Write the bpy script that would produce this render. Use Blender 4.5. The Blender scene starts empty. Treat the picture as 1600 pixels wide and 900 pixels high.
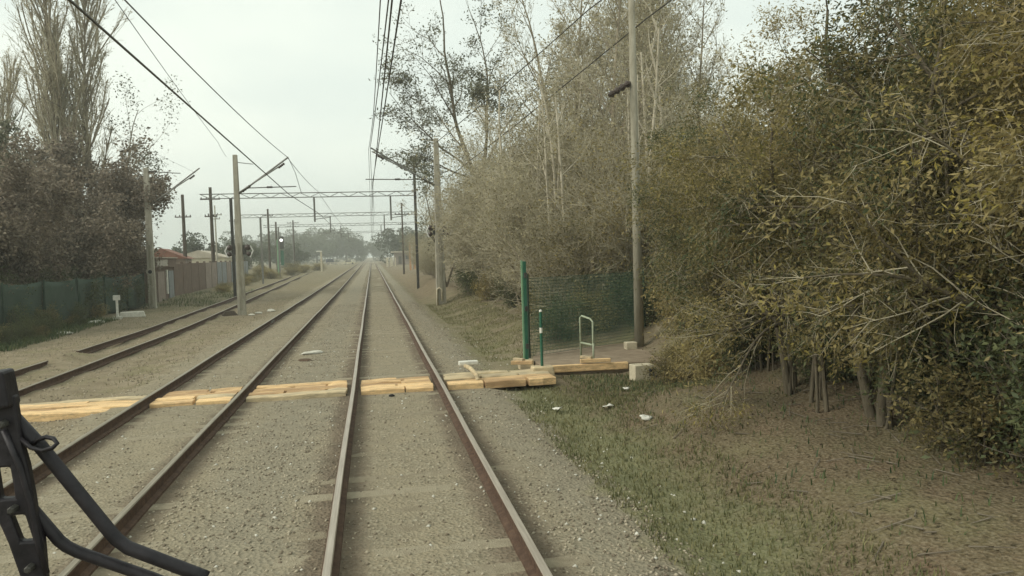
import bpy, math, random
import numpy as np
from mathutils import Vector, Matrix
R = math.radians
scene = bpy.context.scene
C = scene.collection

# ------------------------------------------------------------------ camera, world, sun, exposure
cam_data = bpy.data.cameras.new('camera')
cam_data.sensor_width = 36.0
cam_data.lens = 27.0
cam_data.clip_start = 0.05
cam_data.clip_end = 6000
cam = bpy.data.objects.new('camera', cam_data)
C.objects.link(cam)
cam.location = (0, 0, 2.75)
cam.rotation_euler = (R(87.348), R(1.719), R(-10.339))
scene.camera = cam

SUN_AZ, SUN_EL = R(-105), R(40)
world = bpy.data.worlds.new('World')
scene.world = world
world.use_nodes = True
wn, wl = world.node_tree.nodes, world.node_tree.links
bg = wn['Background']
sky = wn.new('ShaderNodeTexSky')
sky.sky_type = 'NISHITA'
sky.sun_disc = False
sky.sun_elevation = SUN_EL
sky.sun_rotation = SUN_AZ
sky.dust_density = 3.0
wtc = wn.new('ShaderNodeTexCoord')
wmap = wn.new('ShaderNodeMapping'); wmap.inputs['Scale'].default_value = (1.2, 1.2, 3.0)
wno = wn.new('ShaderNodeTexNoise'); wno.inputs['Scale'].default_value = 1.6; wno.inputs['Detail'].default_value = 5
wl.new(wtc.outputs['Generated'], wmap.inputs['Vector']); wl.new(wmap.outputs[0], wno.inputs['Vector'])
wcr = wn.new('ShaderNodeValToRGB')
wcr.color_ramp.elements[0].position = 0.36; wcr.color_ramp.elements[0].color = (5.5, 6.15, 5.65, 1)
wcr.color_ramp.elements[1].position = 0.66; wcr.color_ramp.elements[1].color = (7.0, 7.45, 6.55, 1)
wl.new(wno.outputs['Fac'], wcr.inputs['Fac'])
wmix = wn.new('ShaderNodeMix'); wmix.data_type = 'RGBA'; wmix.inputs['Factor'].default_value = 0.9
wl.new(sky.outputs[0], wmix.inputs[6]); wl.new(wcr.outputs[0], wmix.inputs[7])
wl.new(wmix.outputs[2], bg.inputs['Color'])
bg.inputs['Strength'].default_value = 0.1

sd = bpy.data.lights.new('sun', 'SUN')
sd.energy = 1.4
sd.angle = R(30)
sd.color = (1.0, 0.95, 0.85)
sun = bpy.data.objects.new('sun', sd)
C.objects.link(sun)
sv = Vector((math.sin(SUN_AZ) * math.cos(SUN_EL), math.cos(SUN_AZ) * math.cos(SUN_EL), math.sin(SUN_EL)))
sun.rotation_euler = sv.to_track_quat('Z', 'Y').to_euler()
sun.location = (-20, 10, 40)

scene.view_settings.view_transform = 'Standard'
scene.view_settings.look = 'None'
scene.view_settings.exposure = 0.64
scene.view_settings.gamma = 1.0
scene.render.engine = 'CYCLES'
cy = scene.cycles
cy.max_bounces = 6; cy.diffuse_bounces = 3; cy.glossy_bounces = 2; cy.transmission_bounces = 4
cy.volume_bounces = 0; cy.transparent_max_bounces = 6
cy.use_denoising = True

# ------------------------------------------------------------------ materials
def mk(name, c1, c2=None, scale=6.0, rough=0.85, metal=0.0, bump=0.0, bscale=40.0, stretch=None, island=0.0, trans=0.0, obj_rand=0.0, spec=0.3):
    m = bpy.data.materials.new(name)
    m.use_nodes = True
    n, l = m.node_tree.nodes, m.node_tree.links
    b = n['Principled BSDF']
    b.inputs['Roughness'].default_value = rough
    b.inputs['Metallic'].default_value = metal
    b.inputs['Specular IOR Level'].default_value = spec
    c2 = c2 or c1
    tc = n.new('ShaderNodeTexCoord')
    mp = n.new('ShaderNodeMapping')
    if stretch: mp.inputs['Scale'].default_value = stretch
    l.new(tc.outputs['Object'], mp.inputs['Vector'])
    no = n.new('ShaderNodeTexNoise'); no.inputs['Scale'].default_value = scale; no.inputs['Detail'].default_value = 6; no.inputs['Roughness'].default_value = 0.65
    l.new(mp.outputs[0], no.inputs['Vector'])
    cr = n.new('ShaderNodeValToRGB')
    cr.color_ramp.elements[0].position = 0.32; cr.color_ramp.elements[0].color = (*c1, 1)
    cr.color_ramp.elements[1].position = 0.68; cr.color_ramp.elements[1].color = (*c2, 1)
    fac = no.outputs['Fac']
    if island or obj_rand:
        ge = n.new('ShaderNodeNewGeometry'); oi = n.new('ShaderNodeObjectInfo')
        def mad(a, k, off):
            q = n.new('ShaderNodeMath'); q.operation = 'MULTIPLY_ADD'; l.new(a, q.inputs[0]); q.inputs[1].default_value = k; q.inputs[2].default_value = off; return q.outputs[0]
        def add(a, c):
            q = n.new('ShaderNodeMath'); q.operation = 'ADD'; l.new(a, q.inputs[0]); l.new(c, q.inputs[1]); return q.outputs[0]
        if island: fac = add(fac, mad(ge.outputs['Random Per Island'], island, -island / 2))
        if obj_rand: fac = add(fac, mad(oi.outputs['Random'], obj_rand, -obj_rand / 2))
    l.new(fac, cr.inputs['Fac'])
    l.new(cr.outputs[0], b.inputs['Base Color'])
    if bump:
        bn = n.new('ShaderNodeTexNoise'); bn.inputs['Scale'].default_value = bscale; bn.inputs['Detail'].default_value = 5
        l.new(mp.outputs[0], bn.inputs['Vector'])
        bp = n.new('ShaderNodeBump'); bp.inputs['Strength'].default_value = bump; bp.inputs['Distance'].default_value = 0.02
        l.new(bn.outputs['Fac'], bp.inputs['Height']); l.new(bp.outputs[0], b.inputs['Normal'])
    if trans:
        tr = n.new('ShaderNodeBsdfTranslucent'); l.new(cr.outputs[0], tr.inputs['Color'])
        mx = n.new('ShaderNodeMixShader'); mx.inputs[0].default_value = trans
        l.new(b.outputs[0], mx.inputs[1]); l.new(tr.outputs[0], mx.inputs[2])
        l.new(mx.outputs[0], n['Material Output'].inputs['Surface'])
    return m

M = {}
M['rail_rust'] = mk('rail_rust', (.06, .034, .022), (.13, .08, .052), 9, .85, 0, .5, 60)
M['rail_top'] = mk('rail_top', (.34, .29, .235), (.50, .44, .365), 5, .45, .55, stretch=(8, .3, 1))
M['rail_top_dull'] = mk('rail_top_dull', (.22, .19, .14), (.36, .32, .245), 5, .5, .45, stretch=(8, .3, 1))
M['sleeper'] = mk('sleeper_concrete', (.22, .185, .125), (.31, .27, .19), 9, .95, 0, .9, 60, obj_rand=.3)
M['clip'] = mk('clip_rust', (.06, .035, .02), (.13, .08, .045), 20, .8, .2)
M['plank'] = mk('worn_yellow_plank', (.42, .27, .14), (.86, .60, .31), 2.6, .85, 0, .6, 30, stretch=(.8, 3, 3), obj_rand=.4)
def wear(m, dark, sc, lo, hi, stretch):
    n, l = m.node_tree.nodes, m.node_tree.links
    b = n['Principled BSDF']; src = b.inputs['Base Color'].links[0].from_socket
    tc = n.new('ShaderNodeTexCoord'); mp = n.new('ShaderNodeMapping'); mp.inputs['Scale'].default_value = stretch; l.new(tc.outputs['Object'], mp.inputs['Vector'])
    no = n.new('ShaderNodeTexNoise'); no.inputs['Scale'].default_value = sc; no.inputs['Detail'].default_value = 8; no.inputs['Roughness'].default_value = .75; l.new(mp.outputs[0], no.inputs['Vector'])
    mr = n.new('ShaderNodeMapRange'); l.new(no.outputs['Fac'], mr.inputs[0]); mr.inputs[1].default_value = lo; mr.inputs[2].default_value = hi
    mx = n.new('ShaderNodeMix'); mx.data_type = 'RGBA'; l.new(mr.outputs[0], mx.inputs['Factor']); l.new(src, mx.inputs[6]); mx.inputs[7].default_value = (*dark, 1)
    l.new(mx.outputs[2], b.inputs['Base Color'])
wear(M['plank'], (.25, .18, .11), 3.5, .48, .76, (1.2, 5, 5))
M['plank_pale'] = mk('pale_worn_plank', (.30, .25, .17), (.70, .56, .34), 3, .85, 0, .7, 30, stretch=(.8, 3, 3))
M['path'] = mk('path_concrete', (.20, .15, .10), (.31, .25, .175), 3, .95, 0, .5, 40)
M['concrete'] = mk('mast_concrete', (.27, .25, .195), (.44, .41, .33), 3, .9, 0, .4, 30, stretch=(2, 2, .5))
M['concrete_dark'] = mk('pole_concrete_weathered', (.20, .18, .13), (.33, .31, .24), 3, .9, 0, .4, 30, stretch=(2, 2, .5))
M['steel'] = mk('galvanised_steel', (.13, .13, .115), (.24, .235, .21), 8, .6, .3)
M['steel_dark'] = mk('dark_steel', (.045, .045, .04), (.09, .085, .075), 8, .65, .3)
M['insulator'] = mk('insulator_brown', (.035, .025, .02), (.07, .05, .04), 10, .3)
M['porcelain'] = mk('porcelain_white', (.6, .6, .56), (.75, .74, .7), 10, .4)
M['wire'] = mk('wire_copper_dark', (.05, .045, .035), (.085, .08, .065), 5, .6, .3)
M['wood_dark'] = mk('creosoted_wood', (.045, .034, .024), (.09, .07, .05), 5, .9, 0, .5, 30, stretch=(4, 4, .4))
M['green_paint'] = mk('green_paint', (.016, .085, .05), (.035, .14, .085), 6, .45, 0, .1)
M['green_pale'] = mk('faded_green_paint', (.13, .26, .15), (.22, .36, .22), 6, .5)
M['green_net'] = mk('green_net', (.028, .052, .036), (.05, .078, .054), 1.5, .85)
M['net_wire'] = mk('net_wire', (.03, .075, .048), (.06, .11, .075), 1.5, .7)
M['rail_tube'] = mk('faded_tube_paint', (.25, .30, .2), (.40, .43, .31), 6, .5)
M['white'] = mk('white_paint_dirty', (.55, .54, .47), (.78, .76, .68), 6, .6)
M['block'] = mk('pale_concrete_block', (.42, .37, .26), (.58, .52, .38), 8, .9, 0, .4)
M['black'] = mk('black_rubber_paint', (.010, .009, .011), (.034, .030, .034), 25, .48, 0, .08, 150)
M['black_hole'] = mk('dark_opening', (.01, .01, .01), (.02, .02, .02), 12, .9)
M['bark'] = mk('bark_grey_brown', (.18, .15, .105), (.32, .275, .20), 6, .95, 0, .6, 30, stretch=(3, 3, .6))
M['bark_dark'] = mk('bark_dark', (.09, .075, .05), (.17, .145, .10), 6, .95, 0, .6, 30, stretch=(3, 3, .6))
M['bark_pale'] = mk('bark_pale', (.34, .30, .22), (.55, .50, .39), 5, .85, 0, .4, 30, stretch=(2, 2, .5))
M['twig'] = mk('twig_grey_brown', (.32, .285, .195), (.50, .45, .325), 2, .95, obj_rand=.3)
M['twig_pale'] = mk('twig_pale', (.36, .31, .21), (.5, .44, .31), 2, .9)
M['twig_dark'] = mk('twig_dark', (.12, .10, .075), (.21, .18, .135), 2, .95)
M['leaf_olive'] = mk('leaf_olive', (.15, .134, .058), (.40, .325, .145), .75, .65, island=.35, trans=.44, obj_rand=.3)
M['leaf_yellow'] = mk('leaf_yellow_green', (.19, .18, .055), (.38, .31, .09), .9, .65, island=.5, trans=.4, obj_rand=.2)
M['leaf_orange'] = mk('leaf_orange', (.25, .18, .06), (.46, .28, .08), .9, .65, island=.6, trans=.4)
M['leaf_dark'] = mk('leaf_dark_green', (.065, .083, .036), (.15, .165, .072), .9, .6, island=.5, trans=.25, obj_rand=.3)
M['leaf_brown'] = mk('leaf_purple_brown', (.15, .12, .088), (.28, .232, .168), .5, .75, island=.55, trans=.2, obj_rand=.25)
M['leaf_dry'] = mk('leaf_dry_grey', (.24, .215, .13), (.42, .375, .235), .8, .8, island=.5, trans=.25, obj_rand=.3)
M['leaf_grey'] = mk('leaf_grey_green', (.10, .105, .065), (.19, .19, .12), .8, .7, island=.5, trans=.25)
M['leaf_far'] = mk('leaf_far', (.05, .065, .032), (.10, .115, .055), .3, .8, island=.4, trans=.2, obj_rand=.4)
M['grass'] = mk('grass_blade', (.10, .11, .045), (.225, .205, .095), .7, .7, island=.5, trans=.25)
M['grass_dark'] = mk('grass_dark_blade', (.045, .075, .030), (.12, .14, .055), .7, .7, island=.5, trans=.25)
M['litter'] = mk('leaf_litter', (.085, .066, .036), (.16, .125, .072), .9, .85, island=.7)
M['stone'] = mk('ballast_stone', (.17, .14, .098), (.39, .34, .25), 3, .95, island=.7)
M['stone_white'] = mk('pale_rock', (.45, .43, .36), (.62, .6, .52), 6, .9, 0, .5, 20)
M['wall_brown'] = mk('painted_wall_brown', (.115, .078, .055), (.165, .115, .085), 1.2, .9, 0, .2)
M['wall_pink'] = mk('faded_wall_pink', (.20, .155, .125), (.29, .235, .19), 1.0, .9, 0, .2)
M['wall_blue'] = mk('grey_blue_wall', (.17, .18, .18), (.25, .26, .255), 1.0, .9, 0, .2)
M['roof_pale'] = mk('pale_sheet_roof', (.33, .285, .22), (.47, .42, .335), 1.0, .8)
M['roof_red'] = mk('red_brown_roof', (.17, .075, .05), (.26, .13, .09), 1.0, .85)
M['letter'] = mk('faded_white_lettering', (.42, .38, .32), (.58, .53, .46), 3, .9)
M['cream'] = mk('cream_wall', (.45, .40, .29), (.6, .55, .42), 1, .9)
M['orange'] = mk('orange_post', (.40, .20, .09), (.5, .28, .14), 2, .8)
M['car_blue'] = mk('car_dark_blue', (.05, .055, .10), (.07, .075, .13), 2, .35, .3)
M['car_cream'] = mk('car_cream', (.55, .50, .33), (.6, .55, .38), 2, .35)
M['glass'] = mk('dark_glass', (.03, .035, .04), (.05, .055, .06), 2, .1)
M['tyre'] = mk('tyre', (.02, .02, .02), (.03, .03, .03), 9, .9)

# ground: colour by where things lie (ballast in the track bed, dirt, moss strip, leaf litter on the bank)
def ground_material():
    m = bpy.data.materials.new('ground_gravel_dirt'); m.use_nodes = True
    n, l = m.node_tree.nodes, m.node_tree.links
    b = n['Principled BSDF']; b.inputs['Roughness'].default_value = .95; b.inputs['Specular IOR Level'].default_value = .2
    geo = n.new('ShaderNodeNewGeometry')
    sep = n.new('ShaderNodeSeparateXYZ'); l.new(geo.outputs['Position'], sep.inputs[0])
    def noise(scale, detail=4, stretch=None):
        q = n.new('ShaderNodeTexNoise'); q.inputs['Scale'].default_value = scale; q.inputs['Detail'].default_value = detail; q.inputs['Roughness'].default_value = .65
        if stretch:
            mp = n.new('ShaderNodeMapping'); mp.inputs['Scale'].default_value = stretch; l.new(geo.outputs['Position'], mp.inputs['Vector']); l.new(mp.outputs[0], q.inputs['Vector'])
        else: l.new(geo.outputs['Position'], q.inputs['Vector'])
        return q.outputs['Fac']
    def math_(op, a, c):
        q = n.new('ShaderNodeMath'); q.operation = op
        for i, v in enumerate((a, c)):
            if isinstance(v, (int, float)): q.inputs[i].default_value = v
            else: l.new(v, q.inputs[i])
        return q.outputs[0]
    def step(v, a, c):
        q = n.new('ShaderNodeMapRange'); q.interpolation_type = 'SMOOTHSTEP'; l.new(v, q.inputs[0])
        q.inputs[1].default_value = a; q.inputs[2].default_value = c; return q.outputs[0]
    def ramp(v, *st):
        q = n.new('ShaderNodeValToRGB'); e = q.color_ramp.elements
        while len(e) < len(st): e.new(.5)
        for k, (p, c) in zip(e, st): k.position = p; k.color = (*c, 1)
        l.new(v, q.inputs[0]); return q.outputs[0]
    def mix(f, a, c):
        q = n.new('ShaderNodeMix'); q.data_type = 'RGBA'
        if isinstance(f, (int, float)): q.inputs['Factor'].default_value = f
        else: l.new(f, q.inputs['Factor'])
        l.new(a, q.inputs[6]); l.new(c, q.inputs[7]); return q.outputs[2]
    big, mid, fine = noise(.35), noise(2.2, 5), noise(26, 5)
    warp = math_('ADD', math_('MULTIPLY', math_('SUBTRACT', noise(.8), .5), 1.5), math_('MULTIPLY', math_('SUBTRACT', mid, .5), .9))
    x = math_('ADD', sep.outputs['X'], warp)
    vo = n.new('ShaderNodeTexVoronoi'); vo.inputs['Scale'].default_value = 24; l.new(geo.outputs['Position'], vo.inputs['Vector'])
    vs = n.new('ShaderNodeSeparateColor'); l.new(vo.outputs['Color'], vs.inputs[0])
    gravel = ramp(vs.outputs[0], (0, (0.193, 0.165, 0.111)), (.5, (0.256, 0.221, 0.153)), (.9, (0.300, 0.262, 0.185)), (1, (0.386, 0.347, 0.259)))
    dust = ramp(mid, (.3, (0.242, 0.202, 0.133)), (.7, (0.314, 0.267, 0.180)))
    bal = mix(math_('MULTIPLY', step(noise(1.1, 5), .35, .65), .75), gravel, dust)
    greyer = ramp(mid, (.3, (0.189, 0.168, 0.125)), (.7, (0.280, 0.253, 0.185)))
    stripe = math_('MULTIPLY', step(x, -2.2, -1.6), math_('SUBTRACT', 1.0, step(x, -1.1, -.6)))
    stripe2 = math_('MULTIPLY', step(x, 1.6, 1.9), math_('SUBTRACT', 1.0, step(x, 2.2, 2.8)))
    bal = mix(math_('MULTIPLY', math_('ADD', stripe, stripe2), .55), bal, greyer)
    dirt = ramp(mid, (.28, (0.163, 0.127, 0.076)), (.5, (0.224, 0.182, 0.116)), (.75, (0.293, 0.242, 0.169)))
    grassy = ramp(mid, (.3, (.13, .125, .055)), (.7, (.225, .20, .10)))
    dirt = mix(math_('MULTIPLY', step(noise(.6, 5), .5, .68), .6), dirt, grassy)
    litter = ramp(fine, (.3, (.10, .077, .043)), (.55, (.15, .115, .067)), (.75, (.20, .155, .094)))
    moss = ramp(mid, (.3, (.115, .125, .055)), (.7, (.195, .19, .09)))
    rust = None
    xw = math_('ADD', sep.outputs['X'], math_('MULTIPLY', math_('SUBTRACT', noise(5, 4), .5), .22))
    for rx in (-.46, 1.28, -2.63, -4.37):
        q = math_('SUBTRACT', 1.0, step(math_('ABSOLUTE', math_('SUBTRACT', xw, rx), 0), .17, .42))
        rust = q if rust is None else math_('MAXIMUM', rust, q)
    bal = mix(math_('MULTIPLY', rust, .9), bal, ramp(mid, (.3, (.10, .076, .052)), (.7, (.19, .145, .10))))
    far_left = math_('MULTIPLY', math_('SUBTRACT', 1.0, step(x, -12.0, -9.6)), .75)
    dirt = mix(math_('MULTIPLY', far_left, step(sep.outputs['Y'], 38, 52)), dirt, mix(step(noise(.5, 4), .4, .62), grassy, ramp(mid, (.3, (.16, .125, .075)), (.7, (.24, .20, .125)))))
    dirt = mix(math_('MULTIPLY', step(sep.outputs['Y'], 55, 85), .7), dirt, ramp(mid, (.3, (.13, .11, .06)), (.7, (.21, .175, .10))))
    col = mix(step(x, -5.6, -5.0), dirt, bal)
    col = mix(math_('MULTIPLY', step(x, 2.35, 2.9), .9), col, moss)
    litter = mix(step(noise(.7, 5), .45, .7), litter, ramp(mid, (.3, (.105, .095, .045)), (.7, (.18, .155, .08))))
    litter = mix(math_('MULTIPLY', step(noise(1.3, 4), .5, .75), .6), litter, ramp(fine, (.3, (.13, .078, .05)), (.7, (.20, .13, .085))))
    col = mix(step(x, 3.3, 4.1), col, litter)
    yf = math_('ADD', sep.outputs['Y'], math_('MULTIPLY', warp, 2.0))
    col = mix(math_('MULTIPLY', math_('MULTIPLY', step(yf, 15.0, 18.5), step(x, 2.4, 3.0)), .8), col, mix(step(noise(.9, 4), .4, .62), dirt, grassy))
    col = mix(math_('MULTIPLY', math_('MULTIPLY', step(sep.outputs['Y'], 40, 55), step(x, 2.4, 3.0)), .85), col, ramp(mid, (.3, (.14, .105, .06)), (.7, (.22, .17, .105))))
    col = mix(math_('MULTIPLY', step(fine, .35, .8), .35), col, ramp(fine, (0, (.15, .13, .09)), (1, (.42, .38, .28))))
    l.new(col, b.inputs['Base Color'])
    bp = n.new('ShaderNodeBump'); bp.inputs['Strength'].default_value = .7; bp.inputs['Distance'].default_value = .03
    l.new(math_('ADD', fine, math_('MULTIPLY', vo.outputs['Distance'], 1.2)), bp.inputs['Height']); l.new(bp.outputs[0], b.inputs['Normal'])
    return m
M['ground'] = ground_material()

# ------------------------------------------------------------------ mesh helpers
def link(name, me, mats, parent=None):
    for m in (mats if isinstance(mats, (list, tuple)) else [mats]): me.materials.append(m)
    o = bpy.data.objects.new(name, me); C.objects.link(o)
    if parent is not None: o.parent = parent
    return o

def np_mesh(name, V, Q, midx=None, smooth=False):
    me = bpy.data.meshes.new(name)
    V = np.asarray(V, np.float32); Q = np.asarray(Q, np.int32)
    k = Q.shape[1]
    me.vertices.add(len(V)); me.vertices.foreach_set('co', V.ravel())
    me.loops.add(Q.size); me.loops.foreach_set('vertex_index', Q.ravel())
    me.polygons.add(len(Q)); me.polygons.foreach_set('loop_start', np.arange(0, Q.size, k, dtype=np.int32))
    if midx is not None: me.polygons.foreach_set('material_index', np.asarray(midx, np.int32))
    if smooth: me.polygons.foreach_set('use_smooth', np.ones(len(Q), bool))
    me.update(calc_edges=True)
    return me

class MB:
    def __init__(s): s.v, s.f = [], []
    def box(s, c, size, rz=0.0, taper=(1, 1), rot=None):
        hx, hy, hz = size[0] / 2, size[1] / 2, size[2] / 2
        pts = []
        for k in (-1, 1):
            tx, ty = taper if k > 0 else (1, 1)
            for a, b in ((-1, -1), (1, -1), (1, 1), (-1, 1)): pts.append(Vector((a * hx * tx, b * hy * ty, k * hz)))
        mt = rot if rot is not None else Matrix.Rotation(rz, 3, 'Z')
        i = len(s.v)
        s.v += [tuple(mt @ p + Vector(c)) for p in pts]
        s.f += [tuple(i + q for q in t) for t in ((0, 3, 2, 1), (4, 5, 6, 7), (0, 1, 5, 4), (1, 2, 6, 5), (2, 3, 7, 6), (3, 0, 4, 7))]
        return s
    def prism(s, pts2, y0, y1, plane='XZ'):
        i = len(s.v); n = len(pts2)
        for y in (y0, y1):
            for a, b in pts2: s.v.append((a, y, b) if plane == 'XZ' else ((y, a, b) if plane == 'YZ' else (a, b, y)))
        s.f.append(tuple(range(i, i + n))); s.f.append(tuple(range(i + 2 * n - 1, i + n - 1, -1)))
        for k in range(n): s.f.append((i + k, i + n + k, i + n + (k + 1) % n, i + (k + 1) % n))
        return s
    def tube(s, pts, r, k=8, closed=False):
        pts = [Vector(p) for p in pts]; n = len(pts)
        rs = r if isinstance(r, (list, tuple)) else [r] * n
        i = len(s.v); prev = None
        for j, p in enumerate(pts):
            a = pts[(j - 1) % n] if (closed or j > 0) else p
            b = pts[(j + 1) % n] if (closed or j < n - 1) else p
            t = (b - a).normalized()
            if prev is None: u = t.orthogonal().normalized()
            else: u = (prev - t * prev.dot(t)).normalized()
            prev = u; w = t.cross(u)
            for q in range(k):
                an = 2 * math.pi * q / k
                s.v.append(tuple(p + (u * math.cos(an) + w * math.sin(an)) * rs[j]))
        for j in range(n if closed else n - 1):
            a, b = i + j * k, i + ((j + 1) % n) * k
            for q in range(k): s.f.append((a + q, a + (q + 1) % k, b + (q + 1) % k, b + q))
        if not closed:
            s.f.append(tuple(i + q for q in range(k - 1, -1, -1))); s.f.append(tuple(i + (n - 1) * k + q for q in range(k)))
        return s
    def lathe(s, c, prof, k=10, axis='Z'):
        i = len(s.v)
        for r, h in prof:
            for q in range(k):
                a = 2 * math.pi * q / k
                x, y, z = r * math.cos(a), r * math.sin(a), h
                if axis == 'X': x, y, z = z, x, y
                elif axis == 'Y': x, y, z = y, z, x
                s.v.append((c[0] + x, c[1] + y, c[2] + z))
        n = len(prof)
        for j in range(n - 1):
            for q in range(k): s.f.append((i + j * k + q, i + j * k + (q + 1) % k, i + (j + 1) * k + (q + 1) % k, i + (j + 1) * k + q))
        s.f.append(tuple(i + q for q in range(k - 1, -1, -1))); s.f.append(tuple(i + (n - 1) * k + q for q in range(k)))
        return s
    def mesh(s, name, smooth=False):
        me = bpy.data.meshes.new(name); me.from_pydata(s.v, [], s.f); me.validate(); me.update()
        if smooth:
            for p in me.polygons: p.use_smooth = True
        return me
    def build(s, name, mats, parent=None, bevel=0.0, smooth=False):
        o = link(name, s.mesh(name, smooth), mats, parent)
        if bevel:
            b = o.modifiers.new('bevel', 'BEVEL'); b.width = bevel; b.segments = 2; b.limit_method = 'ANGLE'
        return o

def tag(o, label=None, cat=None, group=None, kind=None):
    if label: o['label'] = label
    if cat: o['category'] = cat
    if group: o['group'] = group
    if kind: o['kind'] = kind
    return o
def empty(name, loc=(0, 0, 0), rz=0.0, label=None, cat=None, group=None):
    o = bpy.data.objects.new(name, None); C.objects.link(o); o.location = loc; o.rotation_euler = (0, 0, rz); o.empty_display_size = .3
    return tag(o, label, cat, group)
def dup(root, loc, rz=0.0, sc=1.0, label=None, group=None):
    r = root.copy(); C.objects.link(r); r.location = loc; r.rotation_euler = (0, 0, rz)
    r.scale = sc if isinstance(sc, tuple) else (sc, sc, sc)
    if label: r['label'] = label
    if group: r['group'] = group
    for ch in list(root.children):
        c = ch.copy(); C.objects.link(c); c.parent = r
        for g in list(ch.children):
            d = g.copy(); C.objects.link(d); d.parent = c
    return r

# ------------------------------------------------------------------ ground
def sm(t, a, b):
    t = np.clip((t - a) / (b - a), 0, 1); return t * t * (3 - 2 * t)
def gz(x, y):
    x = np.asarray(x, float); y = np.asarray(y, float)
    n1 = np.sin(x * 1.7 + 1.3 * np.sin(y * .9)) * np.sin(y * 1.3 + .8 * np.sin(x * 1.1))
    n2 = np.sin(x * 4.1 + y * 2.3) * np.sin(y * 3.7 - x * 1.9)
    n3 = np.sin(x * .31 + 2) * np.sin(y * .23 + 1)
    inb = sm(x, -5.6, -5.0) * (1 - sm(x, 2.2, 2.6))
    z = (1 - inb) * (n1 * .035 + n2 * .018 + n3 * .06) + inb * (n1 * .006 + n2 * .006)
    far = 1 - sm(y, 90, 160)
    z = z - .12 * sm(-x, 5.0, 6.2) * far
    z = z - .10 * sm(x, 2.2, 2.9) + far * (.50 * sm(x, 3.2, 5.4) + .6 * sm(x, 5.4, 9.0))
    z = z - .52 * sm(x, 3.2, 5.4) * (1 - sm(x, 7.0, 9.0)) * sm(y, 11.8, 15.0) * (1 - sm(y, 20.6, 22.5))
    z = z + .7 * np.exp(-((x - 4.6) / 1.0) ** 2 - ((y - 66) / 14) ** 2)
    z = z + .24 * np.exp(-((x + 9.3) / .6) ** 2 - ((y - 25.3) / 1.3) ** 2)
    return z
gzf = lambda x, y: float(gz(x, y))
xs = np.unique(np.concatenate([np.arange(-18, 14.01, .25), -18 - np.geomspace(.4, 900, 40), 14 + np.geomspace(.4, 900, 40)]))
ys = np.unique(np.concatenate([np.arange(-4, 60, .3), 60 + np.geomspace(.4, 2400, 70), -4 - np.geomspace(.5, 40, 8)]))
GX, GY = np.meshgrid(xs, ys)
V = np.stack([GX.ravel(), GY.ravel(), gz(GX, GY).ravel()], 1)
nx, ny = len(xs), len(ys)
ii = (np.arange(ny - 1)[:, None] * nx + np.arange(nx - 1)[None]).ravel()
g = link('ground', np_mesh('ground', V, np.stack([ii, ii + 1, ii + nx + 1, ii + nx], 1), smooth=True), M['ground'])
tag(g, 'stony olive brown ground with a leaf covered bank on the side of the wood', None, None, 'structure')

# ------------------------------------------------------------------ tracks
rng = np.random.default_rng(5)
RP = [(-.08, -.02), (.08, -.02), (.075, .016), (.018, .036), (.012, .12), (.038, .138), (.038, .165), (.029, .176), (-.029, .176), (-.038, .165), (-.038, .138), (-.012, .12), (-.018, .036), (-.075, .016)]
def rail(path, parent, top):
    n = len(RP); V, F, mi = [], [], []
    for j, (x, y, z) in enumerate(path):
        for a, b in RP: V.append((x + a, y, z + b))
        if j:
            for k in range(n):
                F.append(((j - 1) * n + k, j * n + k, j * n + (k + 1) % n, (j - 1) * n + (k + 1) % n)); mi.append(1 if k in (6, 7, 8) else 0)
    F2 = [tuple(range(n)), tuple(range((len(path) - 1) * n, len(path) * n))]
    me = bpy.data.meshes.new('rail'); me.from_pydata(V, [], F + F2); me.polygons.foreach_set('material_index', mi + [0, 0]); me.update()
    return link('rail', me, [M['rail_rust'], top], parent)
def track_path(x0, z, ends, bend=0.0, ybend=1e9):
    ysr = np.concatenate([np.arange(ends[0], 60, 2.0), np.geomspace(60, ends[1], 40)]) if ends[1] > 60 else np.arange(ends[0], ends[1] + .01, .7)
    return [(x0 + (bend * max(0, yy - ybend)) + .006 * math.sin(yy * .5), float(yy), z + .004 * math.sin(yy * .83 + x0)) for yy in ysr]
sl_me = None
def sleeper_mesh():
    b = MB().prism([(-.12, -.16), (.12, -.16), (.12, .012), (.10, .022), (-.10, .022), (-.12, .012)], -1.36, 1.36, 'YZ')
    return b.mesh('sleeper')
sl_me = sleeper_mesh(); sl_me.materials.append(M['sleeper'])
def sleepers(root, cx, y0, y1):
    k = 0; y = y0
    while y < y1:
        if not (15.3 < y < 17.0):
            o = bpy.data.objects.new('sleeper', sl_me); C.objects.link(o); o.parent = root
            o.location = (cx + rng.normal(0, .03), y, -.024 + rng.normal(0, .006)); o.rotation_euler = (0, rng.normal(0, .003), rng.normal(0, .012))
        y += .62
    b = MB()
    while y < 170: b.box((cx, y, -.06), (2.7, .24, .14)); y += .62
    tag(b.build('far_sleepers', M['sleeper'], root), kind='stuff')
t1 = empty('railway_track', (0, 0, 0), 0, 'railway track straight ahead of the train with bright worn rail heads', 'railway track')
for x in (-.46, 1.28): rail(track_path(x, .012, (-3, 900)), t1, M['rail_top'])
sleepers(t1, .41, .3, 60)
t2 = empty('railway_track', (0, 0, 0), 0, 'second railway track with dull brown rails, between the train and the concrete mast', 'railway track')
for x in (-2.63, -4.37): rail(track_path(x, .012, (-3, 900), -.004, 60), t2, M['rail_top_dull'])
sleepers(t2, -3.5, .45, 60)
fp = MB()
for s in (-1, 1): fp.box((-4.37 + s * .03, 34.6, .075), (.03, .9, .07))
fp.build('fishplate', M['steel'], t2)
t3 = empty('railway_track', (0, 0, 0), 0, 'rusty siding track half buried in dirt, farthest from the train', 'railway track')
rail(track_path(-7.72, -.11, (10, 500), -.035, 34), t3, M['rail_top_dull'])
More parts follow.
